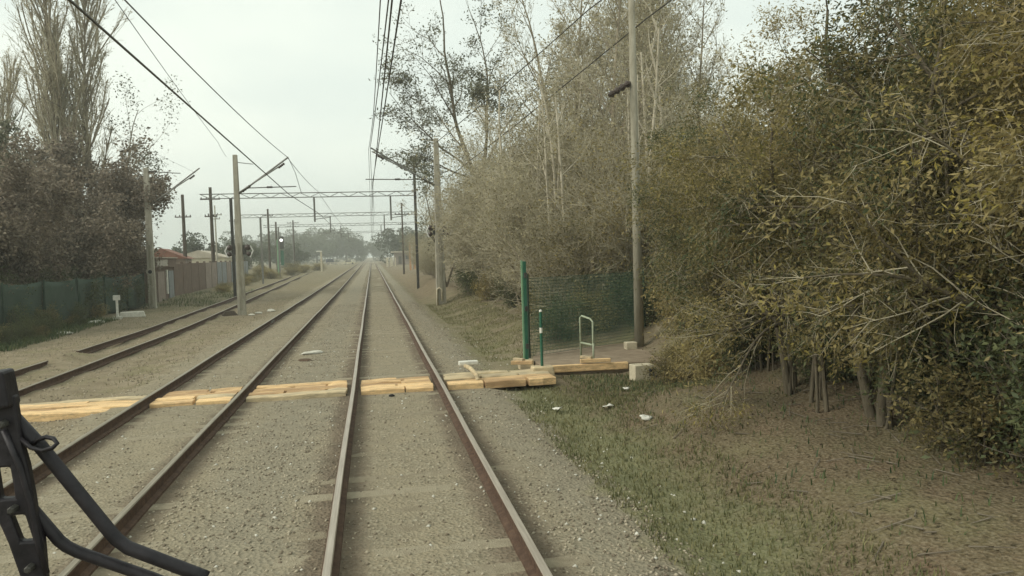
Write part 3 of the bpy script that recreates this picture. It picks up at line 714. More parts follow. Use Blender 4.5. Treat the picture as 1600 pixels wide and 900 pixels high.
def plant(name, G, bark, twig, leaf, n_leaf, L, W, spread, kt=7, kn=3, along=None, droop=.2, cut=None, twigs=True, seed=0, leaf2=None, frac2=0.0, clump=None):
    """returns an Empty with a trunk part and a crown part (twigs and leaves in one mesh)"""
    r = np.random.default_rng(seed + 99)
    t = empty(name)
    V, Q = seg_tubes(G.thick, kt)
    link('trunk', np_mesh('trunk', V, Q, smooth=True), M[bark], t)
    parts, mats = [], [M[twig]]
    if twigs and len(G.thin):
        V, Q = seg_tubes(G.thin, kn); parts.append((V, Q, 0))
    if n_leaf:
        T = np.array(G.tips); D = np.array(G.tipd)
        if cut is not None:
            k = cut(T); T, D = T[k], D[k]
        if clump:
            k = r.choice(len(T), min(len(T), clump), replace=False); T, D = T[k], D[k]
        ix = r.integers(0, len(T), n_leaf)
        P = T[ix] + r.normal(0, 1, (n_leaf, 3)) * spread
        V, Q = leaf_quads(P, L, W, r, D[ix] * .6 if along is None else along, droop)
        mm = np.ones(n_leaf, int); mats.append(M[leaf])
        if leaf2:
            h = r.uniform(0, 1, len(T)); mm[h[ix] < frac2] = 2; mats.append(M[leaf2])
        for q in np.unique(mm):
            k = mm == q; Vq = V.reshape(-1, 4, 3)[k].reshape(-1, 3); parts.append((Vq, np.arange(len(Vq)).reshape(-1, 4), int(q)))
    V, Q, mi = join(parts)
    link('crown', np_mesh('crown', V, Q, mi), mats, t)
    return t
def put(protos, used, i, x, y, rz, sc, label, cat, group=None, dz=0.0):
    p = protos[i % len(protos)]; z = gzf(x, y) - .05 + dz
    if p.name not in used:
        used.add(p.name); o = p; o.location = (x, y, z); o.rotation_euler = (0, 0, rz); o.scale = sc if isinstance(sc, tuple) else (sc,) * 3
    else: o = dup(p, (x, y, z), rz, sc)
    tag(o, label, cat, group); return o
used = set()
rnd = random.Random(11)

# near wood on the right: several stems, drooping olive foliage above shaded trunks
def wood_tree(seed, leaf, leaf2, frac2, n=46000, H=6.6):
    G = Grow(seed, [dict(n=16, ang=62, ratio=.46, start=.22, wander=.07, trop=.25, step=.5, bias=(0, .0, -.1)), dict(n=9, ang=48, ratio=.55, start=.15, wander=.10, trop=-.25, step=.3), dict(n=5, ang=45, ratio=.5, start=.1, wander=.14, trop=-.3, step=.25), dict(n=0, ang=0, ratio=0, wander=.18, trop=-.3, step=.16)])
    r = np.random.default_rng(seed)
    for k in range(3):
        a = k * 2.1 + r.uniform(-.4, .4); G.go((.22 * math.cos(a), .22 * math.sin(a), -.2), (.18 * math.cos(a), .18 * math.sin(a), 1), H * r.uniform(.8, 1.0), .085, 0, 1)
    return plant('wood_tree', G, 'bark_dark', 'twig', leaf, n, .085, .028, np.array([.13, .15, .12]), along=None, droop=.45, seed=seed, leaf2=leaf2, frac2=frac2, clump=2400)
wt = [wood_tree(3, 'leaf_olive', 'leaf_yellow', .18), wood_tree(8, 'leaf_olive', 'leaf_dark', .35), wood_tree(14, 'leaf_dark', 'leaf_olive', .5), wood_tree(21, 'leaf_olive', 'leaf_orange', .10)]
WT = [(6.6, 6.4, 0, 0.90, 'olive leaved tree of the wood nearest the train, at the edge of view'), (6.3, 8.6, 1, .84, 'second olive leaved tree of the front row of the wood, counted from the train'),
      (6.4, 10.8, 0, .78, 'yellowish olive tree in the middle of the front row of the wood'), (6.7, 13.0, 1, .74, 'olive tree near the far end of the front row of the wood'), (7.6, 15.2, 2, .76, 'dark olive tree of the wood beside the tall slim pole')]
for k, (x, y, i, s, lab) in enumerate(WT): put(wt, used, i, x, y, k * 1.9, s, lab, 'tree', 'trees of the wood')
inner = [(8.4, 7.6, 3, .92), (8.6, 10.0, 2, .84), (8.9, 12.4, 3, .78), (9.6, 14.6, 1, .72), (9.4, 17.4, 2, .66), (10.8, 9.6, 2, .95), (11.5, 12.5, 0, .80), (12.5, 16, 2, .70), (10.9, 20, 1, .64), (13.5, 14, 2, .82), (14.5, 18, 1, .70), (13, 22, 2, .62), (15.5, 16, 2, .80), (8.2, 5.6, 3, 1.0)]
for k, (x, y, i, s) in enumerate(inner): put(wt, used, i, x, y, 1 + k * 2.3, s, 'olive and dark green tree inside the dense wood, behind its front row', 'tree', 'inner trees of the wood')
roots = [o for o in C.objects if o.parent is None and o.name.startswith('wood_tree')]
for k, (X, a, c) in enumerate([(5.9, (9.3, 3.95), (6.2, 3.99)), (6.2, (12.1, 4.67), (9.6, 4.78)), (5.6, (9.3, 2.66), (7.5, 2.58)), (5.8, (7.0, 2.96), (5.8, 2.95)), (5.8, (10.1, 3.38), (8.4, 3.46)), (5.6, (8.4, 2.25), (7.1, 2.29)), (6.0, (8.2, 3.68), (6.8, 3.82)), (5.4, (11.3, 1.9), (9.6, 2.08)), (5.9, (10.6, 2.9), (9.0, 2.96)), (6.1, (12.6, 3.3), (10.9, 3.44))]):
    mid = Vector((X, (a[0] + c[0]) / 2, (a[1] + c[1]) / 2)); o = min(roots, key=lambda q: (q.location.xy - mid.xy).length)
    Mi = (Matrix.Translation(o.location) @ Matrix.Rotation(o.rotation_euler.z, 4, 'Z') @ Matrix.Diagonal((*o.scale, 1))).inverted()
    r = random.Random(k); n = 7; pts = []
    for i in range(n):
        f = i / (n - 1); pts.append(Mi @ Vector((X + .25 * (1 - f) ** 2 + r.uniform(-.03, .03), a[0] + (c[0] - a[0]) * f, a[1] + (c[1] - a[1]) * f + r.uniform(-.035, .035) - .10 * math.sin(3.14 * f))))
    b = MB().tube(pts, [.012 - .0012 * i for i in range(n)], 5)
    for i in (2, 3, 4, 5):
        q = pts[i]; b.tube([q, q + Vector((r.uniform(-.15, .15), r.uniform(-.3, .3), r.uniform(-.05, .22))), q + Vector((r.uniform(-.25, .25), r.uniform(-.55, .55), r.uniform(-.1, .3)))], [.006, .004, .002], 4)
    b.build('bare_branch', M['twig_pale'], o, 0, True)
def sapling(seed, H):
    G = Grow(seed, [dict(n=7, ang=40, ratio=.3, start=.3, wander=.035, trop=.1, step=.35), dict(n=4, ang=40, ratio=.5, start=.2, wander=.12, step=.2), dict(n=0, ang=0, ratio=0, wander=.15, step=.15)])
    G.go((0, 0, -.2), (.05, .05, 1), H, .032, 0, 0, .45); G.go((.12, .05, -.2), (-.06, .1, 1), H * .8, .022, 0, 0, .45)
    return plant('sapling', G, 'bark_dark', 'twig', 'leaf_olive', 900, .085, .03, np.full(3, .15), 6, 3, droop=.4, seed=seed)
sp = [sapling(26, 4.6), sapling(27, 4.0), sapling(28, 5.0)]
rs = random.Random(77)
for k in range(40):
    y = 5.9 + 9.6 * (k / 40) + rs.uniform(-.3, .3); x = 6.0 + rs.uniform(0, 1.7) + max(0, (y - 11) * .14)
    put(sp, used, k, x, y, rs.uniform(0, 6.2), rs.uniform(.8, 1.1), 'thin straight sapling stem in the shaded row along the foot of the wood', 'sapling', 'saplings at the foot of the wood')
# dark low shrubs under the wood
def shrub(seed, leaf, n, H, twig='twig_dark', stems=9, L=.08, W=.035, nm='shrub', spread=.10, lv=4):
    G = Grow(seed, [dict(n=9, ang=40, ratio=.5, start=.1, wander=.10, trop=.1, step=.2), dict(n=6, ang=45, ratio=.5, start=.1, wander=.14, step=.14), dict(n=0, ang=0, ratio=0, wander=.2, step=.1)])
    r = np.random.default_rng(seed)
    for k in range(stems):
        a = r.uniform(0, 6.28); q = r.uniform(.1, .7); G.go((q * .3 * math.cos(a), q * .3 * math.sin(a), -.1), (q * math.cos(a), q * math.sin(a), 1), H * r.uniform(.6, 1), .018, 0, 0)
    return plant(nm, G, 'bark_dark', twig, leaf, n, L, W, np.full(3, spread), 5, 3, droop=.2, seed=seed)
sh = [shrub(31, 'leaf_dark', 6500, 1.7), shrub(32, 'leaf_olive', 6000, 1.5)]
for k, (x, y, i, s) in enumerate([(7.4, 7.4, 0, 1.25), (7.2, 9.6, 0, 1.15), (7.5, 11.9, 1, 1.3), (7.1, 14.0, 0, 1.25), (8.3, 16.6, 0, 1.4), (9.6, 8.9, 0, 1.7), (9.9, 11.2, 0, 1.7), (10.2, 13.4, 0, 1.7), (8.2, 18.6, 1, 1.3), (6.2, 15.2, 1, .62), (7.9, 8.5, 0, 1.2), (7.7, 10.8, 0, 1.2), (7.6, 12.9, 0, 1.15), (7.9, 6.6, 0, 1.3), (8.5, 9.6, 0, 1.5), (8.6, 12.0, 0, 1.5), (8.8, 14.8, 0, 1.5), (8.9, 7.9, 0, 1.6)]):
    put(sh, used, i, x, y, k * 1.3, s, 'low dark leafy shrub in the shade among the trunks of the wood', 'shrub', 'shrubs under the wood')

for k, (x, y, i, s) in enumerate([(6.35, 6.0, 0, .95), (6.15, 6.9, 1, .8), (6.5, 7.8, 0, .85), (6.9, 10.6, 0, .7), (6.8, 12.8, 0, .7), (6.2, 13.7, 1, .65), (7.0, 6.4, 0, 1.2), (7.1, 8.9, 0, .9)]):
    put(sh, used, i, x, y, 2 + k * 1.1, s, 'low leafy shrub at the edge of the brown bank, below the front row of trees', 'shrub', 'shrubs at the edge of the bank')
# bare twiggy grey brown bushes beyond the footpath
def twig_bush(seed, H, leaf, nl, twig='twig', stems=16):
    G = Grow(seed, [dict(n=11, ang=32, ratio=.5, start=.15, wander=.07, trop=.15, step=.4, cone=False), dict(n=7, ang=38, ratio=.55, start=.1, wander=.10, trop=.1, step=.25), dict(n=4, ang=42, ratio=.5, start=.1, wander=.14, step=.2), dict(n=0, ang=0, ratio=0, wander=.15, step=.2)])
    r = np.random.default_rng(seed)
    for k in range(stems):
        a = r.uniform(0, 6.28); q = r.uniform(.05, .55); G.go((q * .8 * math.cos(a), q * .8 * math.sin(a), -.1), (q * math.cos(a), q * math.sin(a), 1), H * r.uniform(.55, 1), .035, 0, 0)
    for S in (G.thin,):
        S[:] = [(*q[:6], max(q[6], .007), max(q[7], .004)) for q in S]
    return plant('bare_bush', G, 'bark', twig, leaf, nl, .10, .05, np.full(3, .14), 5, 3, seed=seed)
tb = [twig_bush(41, 5.2, 'leaf_dry', 9000), twig_bush(42, 4.6, 'leaf_dry', 7000), twig_bush(43, 4.8, 'leaf_olive', 9000, 'twig')]
TB = [(6.3, 23.4, 2, .85, 'tangled olive brown bush behind the green net fence'), (8.2, 22.6, 2, 1.0, 'olive brown bush behind the tall slim pole'), (6.6, 26.5, 0, .95, 'bare grey brown bush to the left of the olive one behind the fence'),
      (6.2, 30, 1, 1.1, 'bare grey brown bush overhanging the grassy verge'), (6.4, 34.5, 0, 1.15, 'bare grey brown bush between verge and concrete mast'), (6.3, 39.5, 1, 1.3, 'bare grey brown bush just nearer than the right mast')]
for k, (x, y, i, s, lab) in enumerate(TB): put(tb, used, i, x, y, k * 2.1, s, lab, 'bush', 'bare bushes along the right side')
for k, (x, y, i, s) in enumerate([(9.2, 26, 0, 1.15), (9.0, 30.5, 0, 1.3), (8.8, 35, 1, 1.45), (8.6, 41, 0, 1.5), (7.0, 46, 1, 1.35), (10.8, 24, 1, 1.2), (11.5, 29, 1, 1.4), (11.8, 35, 0, 1.6), (9.5, 50, 0, 1.5), (6.9, 53, 0, 1.0), (7.4, 60, 1, 1.1), (12.5, 44, 1, 1.6)]):
    put(tb, used, i, x, y, 1 + k * 1.7, s, 'bare grey brown bush deep in the thicket beyond the footpath', 'bush', 'bushes of the thicket')
for k, (x, y, s) in enumerate([(5.4, 70, .55), (5.0, 62, .45), (5.8, 80, .7), (6.3, 90, .8), (6.8, 104, .9)]):
    put(tb, used, 0, x, y, k * 1.1, s, 'low brown bush on the mound beyond the right mast', 'bush', 'low bushes beyond the mast')
# dark growth at the foot of the thicket
for k, (x, y, s) in enumerate([(5.3, 21.6, .75), (6.4, 21.9, .9), (7.6, 21.4, 1.0), (5.6, 24.6, .8), (5.9, 32.2, .9), (5.8, 37.2, 1.1), (5.6, 41.8, 1.1), (6.0, 28, .9), (5.9, 45, 1.2)]):
    put(sh, used, k, x, y, k * .9, s, 'dark green shrub at the foot of the bare thicket', 'shrub', 'shrubs at the foot of the thicket')

# tall bare trees rising behind the thicket
def tall_tree(seed, H, leaf, nl, bark='bark', twig='twig'):
    G = Grow(seed, [dict(n=22, ang=34, ratio=.34, start=.22, wander=.03, trop=.1, step=.7), dict(n=9, ang=36, ratio=.5, start=.15, wander=.08, trop=.3, step=.4), dict(n=6, ang=40, ratio=.5, start=.1, wander=.12, trop=.2, step=.3), dict(n=0, ang=0, ratio=0, wander=.15, step=.25)])
    G.go((0, 0, -.3), (0, 0, 1), H, .15, 0, 1, .12); G.go((.3, .1, -.3), (.10, .05, 1), H * .8, .11, 0, 1, .12)
    G.thin[:] = [(*q[:6], max(q[6], .009), max(q[7], .005)) for q in G.thin]
    return plant('tall_bare_tree', G, bark, twig, leaf, nl, .13, .06, np.full(3, .2), 7, 3, seed=seed)
tt = [tall_tree(51, 14, 'leaf_dry', 3000), tall_tree(52, 13, 'leaf_dry', 2500)]
for k, (x, y, i, s) in enumerate([(9.2, 27.8, 0, .98), (10.4, 31.5, 1, 1.05), (9.4, 35, 0, 1.1), (11.8, 30, 0, 1.0), (12.6, 36, 1, 1.25), (10.6, 40, 1, 1.25), (13.4, 33, 0, 1.0), (14.5, 41, 0, 1.3), (14.6, 33.4, 1, 1.0)]):
    put(tt, used, i, x, y, k * 2.6, s, 'tall bare grey tree rising behind the thicket on the right', 'tree', 'tall bare trees behind the thicket')
# pale stemmed slender trees
def pale_tree(seed, H):
    G = Grow(seed, [dict(n=8, ang=38, ratio=.28, start=.25, wander=.03, trop=.1, step=.5), dict(n=4, ang=40, ratio=.45, start=.2, wander=.1, trop=.2, step=.3), dict(n=0, ang=0, ratio=0, wander=.1, step=.25)])
    G.go((0, 0, -.2), (.04, 0, 1), H, .085, 0, 1, .35); G.go((.25, .1, -.2), (.09, .03, 1), H * .85, .06, 0, 1, .35)
    return plant('pale_stemmed_tree', G, 'bark_pale', 'twig_pale', 'leaf_dry', 500, .1, .05, np.full(3, .2), 7, 3, seed=seed)
pt = [pale_tree(61, 9.0), pale_tree(62, 8.4)]
for k, (x, y, i, s, lab) in enumerate([(8.2, 23.6, 0, 1.0, 'slender pale stemmed bare tree just right of the tall slim pole'), (8.75, 23.9, 1, 1.02, 'slender pale stemmed bare tree with a forked side branch, rightmost of the pale ones'), (7.2, 28.5, 1, 1.0, 'slender pale stemmed bare tree left of the tall slim pole'), (7.7, 31.2, 0, 1.1, 'slender pale stemmed bare tree deep left of the tall slim pole, in the thicket'), (6.2, 24.6, 1, .92, 'slender pale stemmed bare tree nearest the green net fence'), (6.6, 27.2, 0, .95, 'thin pale leaning stem rising from the bare bushes above the fence'), (5.9, 29.4, 1, 1.0, 'pale stemmed bare tree at the front of the bare bushes over the verge'), (6.5, 33.0, 0, 1.1, 'pale stemmed bare tree farthest along the verge'), (9.4, 24.6, 0, .95, 'pale stemmed bare tree hidden partly by the olive wood, right of the slim pole')]):
    put(pt, used, i, x, y, k * 2.2, s, lab, 'tree', 'pale stemmed trees')

# open leafy tree against the sky beyond the right mast
G = Grow(73, [dict(n=0, ang=0, ratio=0, step=.8, wander=.03)])
lvR = [dict(n=9, ang=40, ratio=.42, start=.25, wander=.07, trop=.25, step=.6), dict(n=7, ang=42, ratio=.5, start=.2, wander=.10, trop=.1, step=.4), dict(n=4, ang=45, ratio=.5, start=.2, wander=.14, step=.3), dict(n=0, ang=0, ratio=0, wander=.12, step=.25)]
G = Grow(73, [dict(n=0, ang=0, ratio=0, step=.8, wander=.02, trop=0)] + lvR)
G.lv = lvR
p0 = np.array([0, 0, -.4]); fork = np.array([-.1, 0, 7.2]); G.thick.append((*p0, *(fork * .5), .30, .24)); G.thick.append((*(fork * .5), *fork, .24, .20))
for d, Ln, rr in [((-.28, .1, 1), 15, .17), ((.22, -.1, 1), 13, .14), ((-.75, -.2, .8), 9, .10), ((.65, .3, .8), 10, .11), ((-.1, .8, .9), 10, .10), ((.1, -.8, .75), 8, .09), ((-.9, .3, .45), 6.5, .08)]:
    G.go(fork, d, Ln, rr, 0, 1, .15)
G.thin[:] = [(*q[:6], max(q[6], .014), max(q[7], .008)) for q in G.thin]
lt = plant('leafy_tree', G, 'bark_dark', 'twig_dark', 'leaf_grey', 13000, .20, .10, np.array([.30, .30, .18]), 8, 3, droop=.1, seed=73, clump=1500)
lt.location = (8.0, 56, gzf(8, 56)); lt.rotation_euler = (0, 0, .3)
tag(lt, 'open branched leafy tree against the sky, above the right concrete mast', 'tree')
G = Grow(75, lvR); G.go((0, 0, -.3), (-.1, 0, 1), 8, .09, 0, 1, .15); G.go((0, 0, 0), (.4, .1, 1), 7, .08, 0, 1, .15)
o = plant('leafy_tree', G, 'bark_dark', 'twig', 'leaf_grey', 1500, .2, .1, np.array([.25, .25, .15]), 6, 3, seed=75, clump=380); o.location = (4.9, 52, gzf(4.9, 52))
tag(o, 'small half bare leafy tree just behind the top of the right mast', 'tree')

# left side: bare poplars and brown trees behind the green fence
def poplar(seed, H):
    G = Grow(seed, [dict(n=46, ang=19, ratio=.34, start=.12, wander=.012, trop=.05, step=.9), dict(n=12, ang=20, ratio=.42, start=.12, wander=.05, trop=.5, step=.5), dict(n=4, ang=28, ratio=.5, start=.1, wander=.09, trop=.3, step=.35), dict(n=0, ang=0, ratio=0, wander=.12, step=.3)])
    G.go((0, 0, -.3), (0, 0, 1), H, .38, 0, 1, .08); G.go((.4, .1, 1), (.09, 0, 1), H * .85, .22, 0, 1, .08); G.go((-.4, -.1, 1), (-.10, 0, 1), H * .85, .22, 0, 1, .08)
    G.thin[:] = [(*q[:6], max(q[6], .018), max(q[7], .010)) for q in G.thin]; G.thick[:] = [(*q[:6], max(q[6], .055), max(q[7], .04)) for q in G.thick]
    return plant('poplar_tree', G, 'bark', 'twig', 'leaf_dry', 5000, .16, .09, np.full(3, .25), 8, 3, seed=seed)
pp = [poplar(81, 27)]
put(pp, used, 0, -21.2, 62, 0, 1.0, 'tall bare poplar with many upright branches, highest tree on the left', 'tree')
put(pp, used, 0, -27.5, 64, 2.0, .62, 'shorter bare poplar at the left edge, beside the tall one', 'tree')
G = Grow(86, lvR); G.go((0, 0, -.3), (.15, 0, 1), 15, .16, 0, 1, .15); G.go((0, 0, 3), (.7, .1, .8), 8, .09, 0, 1, .15)
o = plant('spindly_tree', G, 'bark', 'twig', 'leaf_grey', 2600, .18, .1, np.full(3, .3), 6, 3, seed=86, clump=420); o.location = (-19.3, 61, gzf(-19.3, 61))
tag(o, 'spindly half bare tree leaning out to the right of the tall poplar', 'tree')
def brown_tree(seed, H, leaf, nl):
    G = Grow(seed, [dict(n=14, ang=52, ratio=.52, start=.15, wander=.06, trop=.2, step=.6), dict(n=8, ang=45, ratio=.5, start=.15, wander=.10, trop=.1, step=.4), dict(n=5, ang=45, ratio=.5, start=.1, wander=.14, step=.3), dict(n=0, ang=0, ratio=0, wander=.14, step=.25)])
    G.go((0, 0, -.3), (.05, 0, 1), H, .16, 0, 1, .2); G.go((.2, .2, -.3), (-.3, .25, 1), H * .8, .12, 0, 1, .2); G.go((.1, -.2, -.3), (.3, -.25, 1), H * .75, .12, 0, 1, .2)
    G.thin[:] = [(*q[:6], max(q[6], .010), max(q[7], .006)) for q in G.thin]
    return plant('brown_leaved_tree', G, 'bark_dark', 'twig_dark', leaf, nl, .19, .11, np.full(3, .22), 6, 3, seed=seed)
bt = [brown_tree(91, 8.0, 'leaf_brown', 22000), brown_tree(92, 7.2, 'leaf_brown', 20000), brown_tree(93, 7.5, 'leaf_grey', 14000)]
for k, (x, y, i, s, lab) in enumerate([(-17.4, 54.0, 0, 1.05, 'dark brown leaved tree behind the left concrete mast'), (-19.4, 52, 1, 1.35, 'dark brown leaved tree standing below the tall poplar'), (-17.0, 47, 1, .92, 'brown leaved tree hanging over the far half of the left green fence'),
        (-17.4, 41, 0, .92, 'brown leaved tree hanging over the near half of the left green fence'), (-23, 51, 2, 1.4, 'lighter grey green tree at the left edge below the shorter poplar')]):
    put(bt, used, i, x, y, k * 2.0, s, lab, 'tree', 'trees behind the left fence')
for k, (x, y, i, s) in enumerate([(-22.5, 57, 0, 1.35), (-20.5, 45, 1, 1.15), (-20.2, 57, 1, 1.5), (-25.5, 47, 1, 1.15), (-20, 37, 0, 1.0), (-26, 55, 2, 1.3), (-23, 42, 0, 1.1), (-18, 34.5, 1, .85), (-18.5, 59, 1, 1.0), (-24, 36, 0, 1.0), (-30, 52, 2, 1.2)]):
    put(bt, used, i, x, y, 1 + k * 1.3, s, 'brown leaved tree in the dark mass behind the left fence', 'tree', 'dark tree mass behind the left fence')
for k, (x, y, s) in enumerate([(-16.2, 36, 1.4), (-16.0, 40, 1.5), (-15.7, 44, 1.5), (-15.6, 48, 1.5), (-16.4, 32.5, 1.4), (-15.2, 52, 1.1), (-17.8, 38, 1.7), (-17.6, 43, 1.7), (-17.4, 49.5, 1.7)]):
    put(sh, used, 0, x, y, k * 1.2, s, 'dark shrub pressed against the back of the left green fence', 'shrub', 'shrubs behind the left fence')
for k, (x, y, s) in enumerate([(-13.6, 33.0, .5), (-13.5, 34.2, .42), (-14.0, 36.6, .5), (-14.2, 33.0, .5), (-13.4, 38.4, .36), (-14.1, 39.6, .4), (-13.6, 31.6, .45), (-14.3, 31.0, .8), (-14.2, 34.6, .75), (-14.5, 37.4, .8), (-14.4, 41.0, .6), (-14.5, 44.0, .6), (-14.5, 29.6, 1.0)]):
    put(sh, used, k % 2, x, y, k * 1.2, s, 'low green weed clump at the foot of the left green fence', 'weed clump', 'weed clumps by the left fence')

# left green fence: posts and net panels
t = empty('green_screen_fence', (-14.7, 30, 0), 0, 'dark green netted fence along the dirt on the left, under the brown trees', 'fence')
fy = [0, 4, 8, 12, 16, 20, 23.4]
for k, y in enumerate(fy): MB().box((.05, y, 1.05), (.07, .07, 2.2)).build('fence_post', M['green_net'], t)
for a, c in zip(fy[:-1], fy[1:]):
    r = np.random.default_rng(int(a)); nyy, nz = 14, 8
    Y, Z = np.meshgrid(np.linspace(a + .05, c - .05, nyy), np.linspace(.05, 2.1, nz))
    X = .06 * np.sin(Y * 2.2) * np.sin(Z * 1.4) + r.normal(0, .012, Y.shape)
    Vp = np.stack([X.ravel(), Y.ravel(), Z.ravel() - .1 * np.sin((Y.ravel() - a) / (c - a) * 3.14)], 1)
    i2 = (np.arange(nz - 1)[:, None] * nyy + np.arange(nyy - 1)[None]).ravel()
    o = link('net_panel', np_mesh('net_panel', Vp, np.stack([i2, i2 + 1, i2 + nyy + 1, i2 + nyy], 1), smooth=True), M['green_net'], t)
    so = o.modifiers.new('thickness', 'SOLIDIFY'); so.thickness = .012

# grass and leaf litter
def blades(name, mat, spots, n, H, seed, label):
    r = np.random.default_rng(seed); P = []
    for (x0, x1, y0, y1, w) in spots:
        k = int(n * w); x = r.uniform(x0, x1, k); y = r.uniform(y0, y1, k)
        cx = r.uniform(x0, x1, 40); cy_ = r.uniform(y0, y1, 40); cr_ = r.uniform(.25, 1.0, 40) * (1 + (y1 - y0) / 30)
        keep = (((x[:, None] - cx) ** 2 * 2 + (y[:, None] - cy_) ** 2 * .5 < cr_ ** 2).any(1) & (r.uniform(0, 1, k) < .8)) | (r.uniform(0, 1, k) < .12)
        P.append(np.stack([x[keep], y[keep]], 1))
    P = np.concatenate(P); n = len(P); z = gz(P[:, 0], P[:, 1]) - .01
    B = np.column_stack([P, z]); a = r.uniform(0, 6.28, n); h = H * r.uniform(.4, 1.3, n); w = .006 + h * .03
    lean = np.stack([np.cos(a + 1.3), np.sin(a + 1.3), np.zeros(n)], 1) * (h * r.uniform(.1, .8, n))[:, None]
    s = np.stack([np.cos(a), np.sin(a), np.zeros(n)], 1) * w[:, None]; up = np.array([0, 0, 1.])
    V = np.stack([B - s, B + s, B + s * .7 + lean * .4 + up * (h * .6)[:, None], B - s * .7 + lean * .4 + up * (h * .6)[:, None], B + s * .1 + lean + up * h[:, None], B - s * .1 + lean + up * h[:, None]], 1).reshape(-1, 3)
    i = np.arange(n)[:, None] * 6
    Q = np.concatenate([i + np.array([[0, 1, 2, 3]]), i + np.array([[3, 2, 4, 5]])])
    return tag(link(name, np_mesh(name, V, Q), M[mat]), label, None, None, 'stuff')
blades('grass', 'grass', [(2.5, 4.3, 4.5, 15.5, .34), (4.0, 6.2, 12, 16.6, .16), (2.9, 5.2, 20, 44, .5)], 34000, .065, 5, 'short green and straw grass on the verge beside the right rail')
blades('weeds', 'grass_dark', [(-14.6, -12.6, 29, 42, .6), (-16, -10.5, 52, 75, .4)], 9000, .22, 6, 'rough dark weeds along the left fence')
blades('dry_grass', 'grass', [(-7.2, -4.9, 18, 60, .4), (-13.5, -9.8, 26, 70, .6)], 5000, .07, 8, 'sparse dry grass on the dirt beside the siding')
def litter(n, seed):
    r = np.random.default_rng(seed); x = r.uniform(3.0, 11, n); y = r.uniform(4, 20, n)
    k = (x - 3.6 + r.normal(0, .5, n)) > 0; x, y = x[k], y[k]
    P = np.column_stack([x, y, gz(x, y) + r.uniform(.0, .03, len(x))])
    V, Q = leaf_quads(P, .06, .034, r, np.array([[0, 0, 0.]])); V = V.reshape(-1, 4, 3); V[..., 2] = P[:, None, 2] + (V[..., 2] - P[:, None, 2]) * .35
    return tag(link('leaf_litter', np_mesh('leaf_litter', V.reshape(-1, 3), Q), M['litter']), 'brown fallen leaves covering the bank under the wood', None, None, 'stuff')
litter(11000, 3)
r = np.random.default_rng(9); n = 260; x = r.uniform(4.0, 9, n); y = r.uniform(4.5, 18, n); a = r.uniform(0, 6.28, n); ln = r.uniform(.08, .45, n)
S_ = np.column_stack([x, y, gz(x, y) + .02, x + np.cos(a) * ln, y + np.sin(a) * ln, gz(x + np.cos(a) * ln, y + np.sin(a) * ln) + r.uniform(.015, .06, n), r.uniform(.004, .010, n), r.uniform(.003, .005, n)])
Vt, Qt = seg_tubes(S_, 4); tag(link('fallen_twigs', np_mesh('fallen_twigs', Vt, Qt), M['twig_dark']), 'fallen dry twigs lying on the brown bank', None, None, 'stuff')
blades('weeds', 'grass_dark', [(3.8, 7.5, 5.5, 15.5, .6), (4.2, 6.5, 14.5, 16.6, .5)], 2600, .09, 15, 'straggling weeds on the brown bank under the wood')

# ------------------------------------------------------------------ left middle distance: low building, wall, poles, houses
t = empty('low_building', (-15.3, 58.5, 0), R(6), 'low brown flat roofed building with faded white lettering along its fascia', 'building')
MB().box((-1.6, 5, 1.1), (3.0, 10, 2.6)).build('wall', M['wall_brown'], t)
MB().box((-1.6, 5, 2.75), (3.5, 10.6, .7)).build('fascia', M['wall_brown'], t)
MB().box((-1.6, 5, 3.14), (3.7, 10.9, .08)).build('roof', M['roof_pale'], t)
MB().box((-.06, 3.2, 1.0), (.06, 3.2, 2.2)).build('faded_panel', M['wall_pink'], t)
MB().box((-.05, 6.2, 1.25), (.1, .5, 1.9)).build('pale_post', M['white'], t)
MB().box((-.05, 8.4, 1.0), (.06, 2.6, 2.2)).build('faded_panel', M['wall_blue'], t)
# illegible row of pale painted characters on the fascia ends and front
b = MB()
yo = .3
for k, kind in enumerate('AIIHIIHI'):
    if kind == 'A':
        for y1 in (0, .7): b.box((.165, yo + .1 + y1 * .7, 2.75), (.05, .16, .5), 0, (1, 1), Matrix.Rotation(R(-18 if y1 else 18), 3, 'X'))
        b.box((.172, yo + .35, 2.66), (.05, .4, .09)); yo += .95
    elif kind == 'I': b.box((.165, yo + .12, 2.75), (.05, .3, .5)); yo += .52
    else: b.box((.165, yo + .08, 2.75), (.05, .2, .5)); b.box((.165, yo + .5, 2.75), (.05, .2, .5)); b.box((.160, yo + .29, 2.75), (.05, .3, .1)); yo += .8
b.build('lettering', M['letter'], t)
t = empty('boundary_wall', (-16.7, 69.5, 0), R(2.5), 'long grey brown boundary wall behind the siding, running away beyond the low building', 'wall')
for k in range(14):
    MB().box((0, k * 4.0 + 2, 1.25), (.16, 3.82, 2.8)).build('wall_panel', M['wall_brown' if k < 4 else ('wall_pink' if k in (4, 5, 8) else 'wall_blue')], t)
    MB().box((0, k * 4.0, 1.3), (.22, .2, 3.0)).build('wall_post', M['wall_brown'], t)
def house(loc, size, rz, wall, roof, label, gable=1.2):
    t = empty('house', loc, rz, label, 'house'); w, d, h = size
    MB().box((0, 0, h / 2), (w, d, h)).build('wall', M[wall], t)
    MB().prism([(-w / 2 - .4, h - .05), (w / 2 + .4, h - .05), (0, h + gable)], -d / 2 - .3, d / 2 + .3).build('roof', M[roof], t)
    for x in (-w * .25, w * .22): MB().box((x, -d / 2 - .02, h * .55), (w * .16, .06, h * .36)).build('window', M['glass'], t)
    MB().box((0, -d / 2 - .02, h * .34), (w * .12, .07, h * .66)).build('door', M['wood_dark'], t)
house((-30.5, 110, 0), (8, 9, 4.0), R(0), 'wall_pink', 'roof_pale', 'house with a pale sheet roof behind the dark trees on the left', 1.0)
